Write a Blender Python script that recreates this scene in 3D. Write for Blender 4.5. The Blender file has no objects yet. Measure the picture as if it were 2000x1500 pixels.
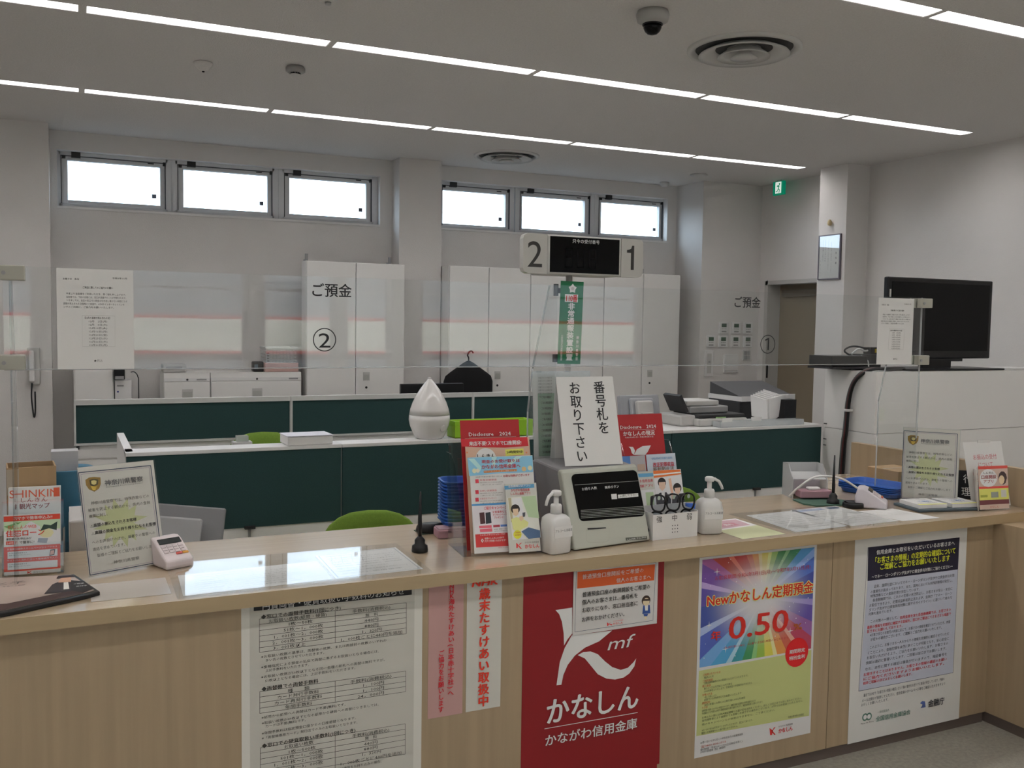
import bpy, bmesh, math, random
from mathutils import Matrix, Vector
random.seed(7)
SC = bpy.context.scene
COL = SC.collection
R = math.radians
# ------------------------------------------------------------------ camera
cam = bpy.data.cameras.new('camera'); camo = bpy.data.objects.new('camera', cam); COL.objects.link(camo)
cam.lens = 1845.6/2000*36; cam.sensor_width = 36; cam.clip_start = .05
yaw, pit, rol = -.44, .0626, .0144
fw = Vector((-math.sin(yaw)*math.cos(pit), math.cos(yaw)*math.cos(pit), -math.sin(pit)))
rt = Vector((math.cos(yaw), math.sin(yaw), 0)); up = rt.cross(fw)
r2 = rt*math.cos(rol)+up*math.sin(rol); u2 = -rt*math.sin(rol)+up*math.cos(rol)
cm = Matrix((r2, u2, -fw)).transposed().to_4x4(); cm.translation = (0, -2.81, 1.7368)
camo.matrix_world = cm
SC.camera = camo
# ------------------------------------------------------------------ exposure, world, lights
vs = SC.view_settings
vs.view_transform = 'Standard'; vs.look = 'None'; vs.gamma = 1; vs.use_curve_mapping = False
vs.exposure = 0.55
w = bpy.data.worlds.new('sky'); SC.world = w; w.use_nodes = True
nt = w.node_tree; bg = nt.nodes['Background']; bg.inputs[1].default_value = 5.0
tc = nt.nodes.new('ShaderNodeTexCoord'); sp = nt.nodes.new('ShaderNodeSeparateXYZ'); rp = nt.nodes.new('ShaderNodeValToRGB')   # overcast sky above, dull ground below
nt.links.new(tc.outputs['Generated'], sp.inputs[0]); nt.links.new(sp.outputs[2], rp.inputs[0]); nt.links.new(rp.outputs[0], bg.inputs[0])
rp.color_ramp.elements[0].color = (.05, .055, .06, 1); rp.color_ramp.elements[0].position = .0; rp.color_ramp.elements[1].color = (.66, .82, 1, 1); rp.color_ramp.elements[1].position = .04
sun = bpy.data.lights.new('sun', 'SUN'); suno = bpy.data.objects.new('sun', sun); COL.objects.link(suno); sun.energy = 18; sun.angle = R(2); sun.color = (1, .96, .9)
suno.location = (4, -20, 18); suno.rotation_euler = (R(38), 0, R(12))
LAMP = 10
SC.cycles.transparent_max_bounces = 24; SC.cycles.max_bounces = 8; SC.cycles.diffuse_bounces = 4; SC.cycles.glossy_bounces = 3
# ------------------------------------------------------------------ materials
MATS = {}
def lin(h):
    h = h.lstrip('#'); out = []
    for i in (0, 2, 4):
        c = int(h[i:i+2], 16)/255
        out.append(c/12.92 if c <= .04045 else ((c+.055)/1.055)**2.4)
    return out
def mat(name, col, rough=.6, metal=0, spec=.5, bump=0, bscale=60, var=0, vscale=(8, 8, 8), coat=0, emit=0, detail=3):
    if name in MATS: return MATS[name]
    m = bpy.data.materials.new(name); m.use_nodes = True; nt = m.node_tree; b = nt.nodes['Principled BSDF']
    c = lin(col) if isinstance(col, str) else list(col)
    b.inputs['Base Color'].default_value = (*c, 1); b.inputs['Roughness'].default_value = rough
    b.inputs['Metallic'].default_value = metal; b.inputs['Specular IOR Level'].default_value = spec
    b.inputs['Coat Weight'].default_value = coat; b.inputs['Coat Roughness'].default_value = .05
    if emit:
        b.inputs['Emission Color'].default_value = (*c, 1); b.inputs['Emission Strength'].default_value = emit
    if bump or var:
        tc = nt.nodes.new('ShaderNodeTexCoord'); mp = nt.nodes.new('ShaderNodeMapping'); n = nt.nodes.new('ShaderNodeTexNoise')
        nt.links.new(tc.outputs['Object'], mp.inputs[0]); nt.links.new(mp.outputs[0], n.inputs['Vector'])
        mp.inputs['Scale'].default_value = vscale; n.inputs['Detail'].default_value = detail; n.inputs['Scale'].default_value = 1
        if var:
            rmp = nt.nodes.new('ShaderNodeValToRGB'); e = rmp.color_ramp.elements
            e[0].position = .3; e[1].position = .7
            e[0].color = (*[x*(1-var) for x in c], 1); e[1].color = (*[min(1, x*(1+var)) for x in c], 1)
            nt.links.new(n.outputs['Fac'], rmp.inputs[0]); nt.links.new(rmp.outputs[0], b.inputs['Base Color'])
        if bump:
            n2 = nt.nodes.new('ShaderNodeTexNoise'); n2.inputs['Scale'].default_value = bscale; n2.inputs['Detail'].default_value = 2
            nt.links.new(tc.outputs['Object'], n2.inputs['Vector'])
            bp = nt.nodes.new('ShaderNodeBump'); bp.inputs['Strength'].default_value = bump; bp.inputs['Distance'].default_value = .01
            nt.links.new(n2.outputs['Fac'], bp.inputs['Height']); nt.links.new(bp.outputs[0], b.inputs['Normal'])
    MATS[name] = m; return m
def clear(name, tint=(.97, .98, .98), ior=1.5, rough=.02, gain=1.0, haze=0):
    """thin clear sheet: what passes straight through plus a Fresnel mirror"""
    if name in MATS: return MATS[name]
    m = bpy.data.materials.new(name); m.use_nodes = True; nt = m.node_tree; nt.nodes.clear()
    o = nt.nodes.new('ShaderNodeOutputMaterial'); mx = nt.nodes.new('ShaderNodeMixShader'); t = nt.nodes.new('ShaderNodeBsdfTransparent')
    g = nt.nodes.new('ShaderNodeBsdfGlossy'); f = nt.nodes.new('ShaderNodeLayerWeight'); f.inputs[0].default_value = .5; p5 = nt.nodes.new('ShaderNodeMath'); p5.operation = 'POWER'; p5.inputs[1].default_value = 5; sc = nt.nodes.new('ShaderNodeMath'); sc.operation = 'MULTIPLY_ADD'; sc.inputs[1].default_value = .96; sc.inputs[2].default_value = .04
    t.inputs[0].default_value = (*tint, 1); g.inputs['Roughness'].default_value = rough
    k = nt.nodes.new('ShaderNodeMath'); k.operation = 'MULTIPLY'; k.inputs[1].default_value = gain; k.use_clamp = True
    nt.links.new(f.outputs['Facing'], p5.inputs[0]); nt.links.new(p5.outputs[0], sc.inputs[0]); nt.links.new(sc.outputs[0], k.inputs[0]); nt.links.new(k.outputs[0], mx.inputs[0])
    nt.links.new(g.outputs[0], mx.inputs[2])
    if haze:
        d = nt.nodes.new('ShaderNodeBsdfDiffuse'); d.inputs[0].default_value = (.8, .8, .8, 1); m2 = nt.nodes.new('ShaderNodeMixShader'); m2.inputs[0].default_value = haze
        nt.links.new(t.outputs[0], m2.inputs[1]); nt.links.new(d.outputs[0], m2.inputs[2]); nt.links.new(m2.outputs[0], mx.inputs[1])
    else: nt.links.new(t.outputs[0], mx.inputs[1])
    nt.links.new(mx.outputs[0], o.inputs[0]); MATS[name] = m; return m
def ink(c):
    """printing ink; hex as it reads on paper in ordinary light"""
    if c == 'w': return mat('ink white', (.8, .8, .78), .7)
    if c == 'k': return mat('ink black', (.012, .012, .014), .6)
    return mat('ink '+c, [min(.82, x*1.35) for x in lin(c)], .65)
WALL = mat('painted wall', (.69, .665, .645), .75, bump=.12, bscale=140, var=.02, vscale=(3, 3, 3))
CEIL = mat('ceiling board', (.70, .675, .655), .9, bump=.35, bscale=160, var=.04, vscale=(90, 90, 90))
WOOD = mat('pale maple veneer', (.415, .31, .195), .45, var=.07, vscale=(34, 34, 1.3), detail=5)
WOODX = mat('pale maple countertop', (.47, .365, .25), .22, var=.05, vscale=(1.6, 40, 40), detail=5, coat=.55)
WOODE = mat('maple edge band', (.45, .34, .20), .35, var=.05, vscale=(2, 30, 30), detail=4)
KICK = mat('brown vinyl base', (.13, .10, .085), .5)
FLOOR = mat('grey green carpet tile', (.34, .32, .27), .9, bump=.4, bscale=300, var=.12, vscale=(60, 60, 60))
WHITE = mat('white steel', (.78, .765, .74), .4, var=.01, vscale=(2, 2, 2))
WHITE2 = mat('off white laminate', (.74, .73, .72), .35)
GREEN = mat('dark green panel cloth', (.018, .056, .056), .85, bump=.2, bscale=500, var=.12, vscale=(200, 200, 200))
ALU = mat('aluminium', (.52, .52, .52), .35, .6)
SASH = mat('grey painted sash', (.66, .67, .69), .45)
BLACK = mat('black plastic', (.009, .009, .01), .35, spec=.35)
BLACKM = mat('matt black plastic', (.02, .02, .022), .6)
SCREEN = mat('black glass', (.004, .004, .0045), .12, spec=.18)
GREY = mat('grey plastic', (.30, .30, .30), .5)
LGREY = mat('light grey plastic', (.52, .51, .49), .45)
BEIGE = mat('beige plastic', (.40, .39, .33), .45)
PLAST = mat('white plastic', (.72, .71, .69), .35)
PAPER = mat('white paper', (.76, .75, .73), .7)
BLUE = mat('blue tray plastic', (.018, .10, .42), .35)
LIME = mat('lime green plastic', (.30, .58, .02), .5)
MOSS = mat('green chair cloth', (.15, .26, .025), .85, bump=.3, bscale=400, var=.08, vscale=(120, 120, 120))
STEEL = mat('brushed steel', (.45, .45, .45), .3, .9)
CARD = mat('brown cardboard', (.42, .28, .15), .8, var=.05, vscale=(30, 3, 3))
ACR = clear('clear acrylic', gain=1.0)
ACRE = clear('acrylic edge', (.86, .89, .9), gain=.5, haze=.35)
GLASS = clear('window glass', (.96, .98, .98))
FILM = clear('clear desk mat', (.97, .975, .975), gain=.38, rough=.03)
# ------------------------------------------------------------------ mesh builder
GL = {}
_fc = bpy.data.curves.new('type', 'FONT'); _fo = bpy.data.objects.new('type', _fc)
def _raw(s, bold, res):
    _fc.body = s; _fc.resolution_u = res; _fc.offset = bold
    m = _fo.to_mesh(); v = [(p.co.x, p.co.y) for p in m.vertices]; f = [tuple(p.vertices) for p in m.polygons]
    _fo.to_mesh_clear(); return v, f
_bar = min(x for x, y in _raw('|', 0, 1)[0])
ADV = {}
def glyph(c, bold, res):
    k = (c, bold, res)
    if k not in GL:
        GL[k] = _raw(c, bold, res) if c not in ' \u3000' else ([], [])
    if c not in ADV:
        if c == '\u3000': ADV[c] = 1.0
        elif ord(c) > 0x2e80: ADV[c] = 1.0
        else: ADV[c] = max(.2, max(x for x, y in _raw(c+'|', 0, 1)[0]) - max(x for x, y in _raw('|', 0, 1)[0]))
    return GL[k]
I4 = Matrix.Identity(4)
def heavy(b):
    """bold type: the strokes struck a few times, slightly shifted"""
    if b < .015: return [(0, 0)]
    if b > .06: return [(b*math.cos(i*math.pi/4), b*math.sin(i*math.pi/4)) for i in range(8)]
    return [(-b*.8, 0), (b*.8, 0), (0, -b*.55), (0, b*.55)]
def cr(P, n=6):
    """smooth run of a cable through its points"""
    P = [Vector(p) for p in P]; out = []
    for i in range(len(P)-1):
        a, b, c, d = P[max(i-1, 0)], P[i], P[i+1], P[min(i+2, len(P)-1)]
        for j in range(n):
            t = j/n; out.append(.5*(2*b+(c-a)*t+(2*a-5*b+4*c-d)*t*t+(3*b-a-3*c+d)*t**3))
    return out+[P[-1]]
class MB:
    def __init__(s): s.v = []; s.f = []; s.m = []; s.sm = []; s.mats = []
    def slot(s, m):
        if m not in s.mats: s.mats.append(m)
        return s.mats.index(m)
    def add(s, vs_, fs, m, M=I4, smooth=False):
        n = len(s.v); k = s.slot(m)
        s.v += [tuple(M @ Vector(p)) for p in vs_]
        for f in fs: s.f.append(tuple(n+i for i in f)); s.m.append(k); s.sm.append(smooth)
        return s
    def box(s, x0, x1, y0, y1, z0, z1, m, M=I4):
        V = [(x0, y0, z0), (x1, y0, z0), (x1, y1, z0), (x0, y1, z0), (x0, y0, z1), (x1, y0, z1), (x1, y1, z1), (x0, y1, z1)]
        return s.add(V, [(0, 3, 2, 1), (4, 5, 6, 7), (0, 1, 5, 4), (1, 2, 6, 5), (2, 3, 7, 6), (3, 0, 4, 7)], m, M)
    def prism(s, poly, d, m, M=I4):
        """polygon in the x-y plane of M, from z=0 to z=d"""
        n = len(poly); V = [(*p, 0) for p in poly]+[(*p, d) for p in poly]
        F = [tuple(range(n))[::-1], tuple(range(n, 2*n))]+[(i, (i+1) % n, n+(i+1) % n, n+i) for i in range(n)]
        return s.add(V, F, m, M)
    def lathe(s, prof, m, c=(0, 0, 0), n=32, M=I4, cap=True, sx=1, sy=1):
        V = []; F = []
        for r, z in prof:
            for i in range(n):
                a = 2*math.pi*i/n; V.append((c[0]+r*sx*math.cos(a), c[1]+r*sy*math.sin(a), c[2]+z))
        for j in range(len(prof)-1):
            for i in range(n): F.append((j*n+i, j*n+(i+1) % n, (j+1)*n+(i+1) % n, (j+1)*n+i))
        s.add(V, F, m, M, True)
        if cap:
            k = len(s.v)-len(V); sl = s.slot(m)
            s.f.append(tuple(k+i for i in range(n))[::-1]); s.m.append(sl); s.sm.append(False)
            s.f.append(tuple(k+(len(prof)-1)*n+i for i in range(n))); s.m.append(sl); s.sm.append(False)
        return s
    def tube(s, pts, r, m, n=10, M=I4):
        pts = [Vector(p) for p in pts]; V = []; F = []; nrm = None
        for j, p in enumerate(pts):
            t = (pts[min(j+1, len(pts)-1)]-pts[max(j-1, 0)]).normalized()
            if nrm is None:
                a = Vector((0, 0, 1)) if abs(t.z) < .9 else Vector((1, 0, 0)); nrm = t.cross(a).normalized()
            nrm = (nrm-t*nrm.dot(t)).normalized(); b = t.cross(nrm)
            rr = r[j] if isinstance(r, (list, tuple)) else r
            for i in range(n):
                a = 2*math.pi*i/n; V.append(tuple(p+(nrm*math.cos(a)+b*math.sin(a))*rr))
        for j in range(len(pts)-1):
            for i in range(n): F.append((j*n+i, j*n+(i+1) % n, (j+1)*n+(i+1) % n, (j+1)*n+i))
        s.add(V, F, m, M, True)
        k = len(s.v)-len(V); sl = s.slot(m)
        s.f.append(tuple(k+i for i in range(n))[::-1]); s.m.append(sl); s.sm.append(False)
        s.f.append(tuple(k+(len(pts)-1)*n+i for i in range(n))); s.m.append(sl); s.sm.append(False)
        return s
    def flat(s, poly, z, m, M=I4): return s.add([(*p, z) for p in poly], [tuple(range(len(poly)))], m, M)
    def chars(s, txt, x, y, wid, size, m, z, M=I4, bold=0, sh=0, res=None):
        """one line, centred on y, stretched to the width"""
        res = res or (1 if size < .02 else 3); offs = heavy(bold)
        gs = [(c, glyph(c, 0, res)) for c in txt]; tot = sum(ADV[c] for c, _ in gs)*size
        sx = (wid/tot if wid else 1)*size; px = x; sl = s.slot(m)
        for c, (v, f) in gs:
            for i, (da, db) in enumerate(offs):
                n = len(s.v)
                s.v += [tuple(M @ Vector((px+(a+da)*sx+sh*(b-.38)*size, y+(b+db-.38)*size, z+i*.00007))) for a, b in v]
                for q in f: s.f.append(tuple(n+i for i in q)); s.m.append(sl); s.sm.append(False)
            px += ADV[c]*sx
        return s
    def vchars(s, txt, xc, y0, y1, size, m, z, M=I4, bold=0, wx=1, res=None):
        res = res or (1 if size < .02 else 3); n_ = len(txt)
        wts = [.75 if c in '()NHK' else 1 for c in txt]; tot = sum(wts); y = y0; sl = s.slot(m)
        for c, wt in zip(txt, wts):
            st = (y1-y0)*wt/tot; v, f = glyph(c, 0, res); hy = min(size*1.25, abs(st)/wt*.98)
            for i, (da, db) in enumerate(heavy(bold)):
                n = len(s.v)
                for a, b in v:
                    a += da; b += db
                    if c in '()': q = (xc+(b-.38)*size*wx, y+st/2-(a-ADV[c]/2)*hy)
                    else: q = (xc+(a-ADV[c]/2)*size*wx, y+st/2+(b-.38)*hy)
                    s.v.append(tuple(M @ Vector((*q, z+i*.00007))))
                for q in f: s.f.append(tuple(n+i for i in q)); s.m.append(sl); s.sm.append(False)
            y += st
        return s
    def prints(s, key, M=I4, z0=.0004, dz=.0003):
        k = .001
        for it in PRINT[key]:
            t = it[0]
            if t == 'T':
                _, tx, x, y, wd, sz, c, b, sh = it; s.chars(tx, x*k, y*k, wd*k, sz*k, ink(c), z0+dz*9+(.0007 if b < .06 else 0), M, b, sh)
            elif t == 'V':
                _, tx, x, y0, y1, sz, c, b, sx = it; s.vchars(tx, x*k, y0*k, y1*k, sz*k, ink(c), z0+dz*9, M, b, sx)
            elif t == 'R':
                _, x0, y0, x1, y1, c, ly = it; s.flat([(x0*k, y0*k), (x1*k, y0*k), (x1*k, y1*k), (x0*k, y1*k)], z0+dz*ly, ink(c), M)
            elif t == 'P': s.flat([(a*k, b*k) for a, b in it[1]], z0+dz*it[3], ink(it[2]), M)
            elif t == 'D': s.flat([(it[1]*k+it[3]*k*math.cos(i*math.pi/12), it[2]*k+it[3]*k*math.sin(i*math.pi/12)) for i in range(24)], z0+dz*it[5], ink(it[4]), M)
            elif t == 'L':
                _, x0, y0, x1, y1, wd, c, ly = it; d = Vector((x1-x0, y1-y0)); d.normalize(); q = Vector((-d.y, d.x))*wd/2
                s.flat([((x0+q.x)*k, (y0+q.y)*k), ((x0-q.x)*k, (y0-q.y)*k), ((x1-q.x)*k, (y1-q.y)*k), ((x1+q.x)*k, (y1+q.y)*k)], z0+dz*ly, ink(c), M)
        return s
    def obj(s, name, parent=None, local=False, bevel=0, label=None, cat=None, group=None, kind=None, seg=2, origin=None):
        me = bpy.data.meshes.new(name); vs_ = [Vector(p) for p in s.v]
        o = bpy.data.objects.new(name, me)
        if parent is not None and not local:
            W = I4.copy(); p = parent
            while p is not None: W = p.matrix_basis @ W; p = p.parent
            Wi = W.inverted(); vs_ = [Wi @ p for p in vs_]
        if parent is None:
            if origin is None and vs_:
                lo = Vector([min(p[i] for p in vs_) for i in range(3)]); hi = Vector([max(p[i] for p in vs_) for i in range(3)])
                origin = Vector(((lo.x+hi.x)/2, (lo.y+hi.y)/2, lo.z))
            origin = Vector(origin or (0, 0, 0)); vs_ = [p-origin for p in vs_]; o.location = origin
        me.from_pydata(vs_, [], s.f)
        for m in s.mats: me.materials.append(m)
        me.polygons.foreach_set('material_index', s.m); me.polygons.foreach_set('use_smooth', s.sm); me.update()
        COL.objects.link(o)
        if parent is not None: o.parent = parent
        if bevel:
            md = o.modifiers.new('bevel', 'BEVEL'); md.width = bevel; md.segments = seg; md.limit_method = 'ANGLE'; md.angle_limit = R(40)
        return tag(o, label, cat, group, kind)
def tag(o, label=None, cat=None, group=None, kind=None):
    if label: o['label'] = label
    if cat: o['category'] = cat
    if group: o['group'] = group
    if kind: o['kind'] = kind
    return o
def thing(name, label, cat, loc=(0, 0, 0), rz=0, group=None):
    o = bpy.data.objects.new(name, None); o.empty_display_size = .1; COL.objects.link(o); o.location = loc; o.rotation_euler.z = rz
    return tag(o, label, cat, group)
def copy_tree(o, loc=None, rz=None, label=None, parent=None):
    c = o.copy(); COL.objects.link(c)
    if parent is not None: c.parent = parent
    for ch in list(o.children): copy_tree(ch, parent=c)
    if loc is not None: c.location = loc
    if rz is not None: c.rotation_euler.z = rz
    if label: c['label'] = label
    return c
def struct(name, mb, parent=None, **k): return mb.obj(name, parent, kind=None if parent else 'structure', origin=(0, 0, 0) if not parent else None, **k)
def B(*a, **k): return MB().box(*a, **k)
def frame(A, rot, t):
    """base point, turn about the vertical, backward lean -> x right, y up the sheet, z out of it"""
    u = Vector((math.cos(R(rot)), math.sin(R(rot)), 0)); b = Vector((-math.sin(R(rot)), math.cos(R(rot)), 0))
    v = b*math.sin(R(t))+Vector((0, 0, 1))*math.cos(R(t)); M = Matrix((u, v, u.cross(v))).transposed().to_4x4(); M.translation = A; return M
def sheet(key, M, x0, y0, x1, y1, m=PAPER, th=.0006, mb=None):
    k = .001; mb = mb or MB(); mb.box(x0*k, x1*k, y0*k, y1*k, -th, .0002, m, M)
    return mb.prints(key, M) if key else mb
PRINT={
'fee':[('P',[(36,648.4),(528.3,648.4),(528.4,625.2),(36,629.8)],'k',1),
('T','円貨両替・硬貨取扱い手数料のお知らせ',59.4,640.5,445.5,23.2,'w',0.012,0),
('T','◆窓口での両替手数料(1回につき)',55.9,610.0,243.0,14.1,'#34322e',0.02,0),
('T','お取扱い枚数(紙幣・硬貨)',77.8,594.7,177.3,13.2,'#34322e',0,0),
('T','手数料(消費税込)',334.2,594.2,123.6,12.8,'#34322e',0,0),
('T','1枚～50枚',135.5,578.8,75.5,12.4,'#34322e',0,0),
('T','無\u3000料',375.5,576.9,41.7,12.8,'#34322e',0,0),
('T','51枚～1，000枚',122.7,562.1,120.5,12.4,'#34322e',0,0),
('T','440円',372.8,560.5,46.3,12.8,'#34322e',0,0),
('T','1，001枚～2，000枚',92.0,544.6,151.3,12.3,'#34322e',0,0),
('T','880円',372.9,543.2,46.3,12.8,'#34322e',0,0),
('T','2，001枚～3，000枚',89.5,527.5,155.1,12.4,'#34322e',0,0),
('T','1，320円',363.8,526.2,65.8,12.8,'#34322e',0,0),
('T','3，001枚以上',92.0,511.0,98.1,12.4,'#34322e',0,0),
('T','1，000枚ごとに440円を追加',295.6,509.4,202.2,12.8,'#34322e',0,0),
('T','※お取扱い枚数の基準は、両替後の枚数、または両替前の枚数のいずれか',56.5,489.2,389.3,9.8,'#34322e',0,0),
('T','多い方の枚数とさせていただきます。',69.1,476.5,184.5,9.8,'#34322e',0,0),
('T','※金種指定による預金の払戻で両替に準ずるお取扱いとなる場合には、',56.4,457.6,371.7,9.9,'#34322e',0,0),
('T','上記手数料をいただきます。',69.0,445.6,137.8,9.7,'#34322e',0,0),
('T','※お取扱い枚数が50枚以下となる同一金種の新札への両替は無料ですが、',56.4,427.6,390.7,9.9,'#34322e',0,0),
('T','51枚以上となる場合には、上記手数料をいただきます。',68.1,414.6,284.2,9.8,'#34322e',0,0),
('T','◆両替機での両替手数料',57.1,390.9,171.8,14.1,'#34322e',0.025,0),
('T','種\u3000\u3000類',135.4,373.5,66.2,13.4,'#34322e',0,0),
('T','手数料(消費税込)',327.8,371.8,135.7,12.9,'#34322e',0,0),
('T','カード発行手数料',102.8,357.9,127.9,12.5,'#34322e',0,0),
('T','1，100円',366.4,355.0,72.7,12.9,'#34322e',0,0),
('T','カード再発行手数料',94.3,341.2,146.2,12.4,'#34322e',0,0),
('T','1，100円',366.4,337.9,72.8,13.0,'#34322e',0,0),
('T','年間手数料',126.8,324.1,82.8,12.5,'#34322e',0,0),
('T','24，000円',351.8,321.5,87.5,12.9,'#34322e',0,0),
('T','※紙幣から紙幣への両替はカード不要(無料)です。',56.9,303.6,264.8,9.9,'#34322e',0,0),
('T','※取扱い枚数が49枚以下となる紙幣から硬貨への両替につきましては、',57.8,286.5,370.4,9.9,'#34322e',0,0),
('T','カードは不要(無料)です。',67.9,275.2,129.4,9.8,'#34322e',0,0),
('T','※年間手数料は指定預金口座からの口座振替となります。',57.7,255.1,297.1,9.9,'#34322e',0,0),
('T','※「両替機専用カード」発行店でのみのお取扱いとなります。',57.7,240.2,301.8,10.0,'#34322e',0,0),
('T','◆窓口での硬貨取扱い手数料(1回につき)',57.6,216.5,289.1,14.4,'#34322e',0.025,0),
('T','お取扱い枚数',123.3,201.4,90.8,12.6,'#34322e',0,0),
('T','手数料(消費税込)',334.8,198.1,122.3,12.9,'#34322e',0,0),
('T','1枚～500枚',135.4,183.9,85.8,12.6,'#34322e',0,0),
('T','無\u3000料',376.4,183.6,39.2,13.0,'#34322e',0,0),
('T','501枚～1，000枚',112.9,168.2,131.5,12.6,'#34322e',0,0),
('T','440円',372.8,165.6,45.8,13.1,'#34322e',0,0),
('T','1，001枚～2，000枚',92.3,151.2,152.1,12.6,'#34322e',0,0),
('T','880円',372.9,149.3,45.7,13.0,'#34322e',0,0),
('T','2，001枚～3，000枚',92.3,132.8,152.2,12.6,'#34322e',0,0),
('T','1，320円',364.6,133.7,65.4,13.0,'#34322e',0,0),
('T','1，000枚ごとに440円を追加',295.9,115.8,201.9,13.0,'#34322e',0,0),
('T','※一度に硬貨をお持ち込みの場合、',268.8,100.3,168.6,10.2,'#34322e',0,0),
('L',52.6,604.0,510.4,601.3,1.2,'#34322e',1),
('L',52.5,588.0,510.6,584.1,1.2,'#34322e',1),
('L',52.5,569.3,510.7,569.7,1.2,'#34322e',1),
('L',52.5,552.4,510.8,553.0,1.2,'#34322e',1),
('L',52.4,534.5,510.9,536.3,1.2,'#34322e',1),
('L',52.4,517.1,511.1,519.5,1.2,'#34322e',1),
('L',52.3,503.2,511.2,500.9,1.2,'#34322e',1),
('L',52.6,604.0,52.3,503.2,1.2,'#34322e',1),
('L',281.0,602.3,281.3,501.6,1.2,'#34322e',1),
('L',510.4,601.3,511.2,500.9,1.2,'#34322e',1),
('L',52.9,383.5,510.2,379.8,1.2,'#34322e',1),
('L',52.9,366.9,510.3,363.0,1.2,'#34322e',1),
('L',52.8,349.3,510.5,345.6,1.2,'#34322e',1),
('L',52.8,332.7,510.6,329.2,1.2,'#34322e',1),
('L',52.8,316.9,510.7,312.3,1.2,'#34322e',1),
('L',52.9,383.5,52.8,316.9,1.2,'#34322e',1),
('L',281.6,381.5,281.8,316.2,1.2,'#34322e',1),
('L',510.2,379.8,510.7,312.3,1.2,'#34322e',1),
('L',54.2,211.0,509.6,207.3,1.2,'#34322e',1),
('L',54.2,194.2,509.8,189.4,1.2,'#34322e',1),
('L',54.1,176.5,509.9,172.4,1.2,'#34322e',1),
('L',54.1,158.9,510.0,155.4,1.2,'#34322e',1),
('L',54.0,140.3,510.2,136.5,1.2,'#34322e',1),
('L',54.0,121.7,510.4,107.2,1.2,'#34322e',1),
('L',54.2,211.0,54.0,121.7,1.2,'#34322e',1),
('L',282.0,208.8,282.3,104.5,1.2,'#34322e',1),
('L',509.6,207.3,510.4,107.2,1.2,'#34322e',1)],
'pink':[('V','NHK海外たすけあい(日本赤十字社)へ',78.0,437.0,65.4,22.0,'#c0202c',0.03,1),
('V','ご協力をお願いします',44.5,223.3,15.9,20.0,'#c0202c',0.03,1)],
'nhk':[('T','NHK',15.5,429.9,95.3,29.8,'#cf3420',0.05,0.25),
('V','歳末たすけあい取扱中',62.0,411.6,9.6,41.4,'#cf3420',0.045,1)],
'red':[('P',[(123,624.3),(188.4,625.7),(190.3,534.6),(172.6,516.7),(158.5,495.9),(156.5,539),(148.9,580.1),(137.2,609.1)],'w',1),
('P',[(132.1,359.9),(151.1,359.1),(158.3,392.4),(174.5,425.5),(202.2,454.6),(241.6,477.1),(299,492.5),(350.9,524.4),(188.2,527.3),(162,487.9),(143.3,440)],'w',1),
('P',[(213.5,454.5),(236.2,462.6),(265,460.7),(294.2,446.9),(324.1,417),(354.1,392.1),(390.1,376.5),(419.9,380),(443.5,397.5),(454.1,409.2),(447,381.3),(426.5,358.1),(402.8,346.9),(367.1,344.9),(331.5,353.9),(295.9,374.7),(269.1,406.9),(242.4,438.8)],'w',1),
('T','mf',334.3,481.2,101.0,65.1,'w',0,0.35),
('T','かなしん',89.2,272.1,379.2,98.4,'w',0.03,0),
('L',88.2,213.6,465.5,208.7,2.2,'w',1),
('T','かながわ信用金庫',87.8,172.0,375.2,42.6,'w',0.02,0)],
'orange':[('P',[(14.4,221.4),(333.3,217.8),(330,159.6),(14.6,163.1)],'#cf5a2a',1),
('T','普通預金口座開設をご希望の',31.8,202.6,252.1,18.4,'w',0.01,0),
('T','個人のお客さまへ',169.9,175.5,145.0,17.6,'w',0.01,0),
('T','普通預金口座の新規開設をご希望の',34.3,140.1,279.2,18.6,'#34322e',0.025,0),
('R',182.3,103.9,244.0,113.6,'#a9a6a2',1),
('T','個人のお客さまは、番号札を',33.7,113.1,228.4,18.5,'#34322e',0.025,0),
('T','お取りになり、窓口担当者に',33.2,84.9,229.6,18.5,'#34322e',0.025,0),
('T','お声をおかけください。',32.7,52.2,184.3,18.5,'#34322e',0.025,0),
('L',9.8,225.8,336.8,223.8,1.2,'#33455c',1),
('L',8.7,11.5,329.3,12.8,1.2,'#33455c',1),
('L',9.8,225.8,8.7,11.5,1.2,'#33455c',1),
('L',336.8,223.8,329.3,12.8,1.2,'#33455c',1),
('D',297.8,89.9,18.3,'#3a2a22',2),
('D',298.5,84.6,14.1,'#e2bd9c',3),
('P',[(283.6,96.7),(312.3,94.5),(311.3,87.3),(285.6,89.7)],'#3a2a22',4),
('P',[(286.1,73),(314.2,71.3),(317.5,40.5),(283.3,42.5)],'#34508c',2),
('P',[(292.2,72.2),(306.8,71.6),(306.1,52.3),(295.1,53.1)],'w',3),
('P',[(288.2,41.9),(307.7,40.6),(304.3,31.6),(290.8,32.7)],'#34508c',3),
('P',[(292,33.1),(303,31.7),(300.9,20.5),(294.8,20.7)],'#e2bd9c',2),
('P',[(137.1,30.1),(145.5,22.9),(142.1,16.1),(138,16.6)],'#c83030',1),
('P',[(154.7,30),(144.3,22),(156.2,16.4),(159.7,19.1),(147.8,23.1)],'#c83030',1),
('T','かなしん',159.6,22.2,41.4,9.3,'#c83030',0.02,0),
('T','かながわ信用金庫',160.5,31.1,41.4,4.7,'#c83030',0,0)],
'dep':[('T','お取扱期間:令和6年7月1日(月)～令和7年3月31日(月)',67.3,676.3,465.6,17.9,'#a8303c',0.01,0),
('T','Newかなしん定期預金',33.6,595.0,515.5,51.6,'#f4e27a',0.075,0),
('T','Newかなしん定期預金',33.6,595.0,515.5,51.6,'#c0281e',0.03,0),
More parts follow.
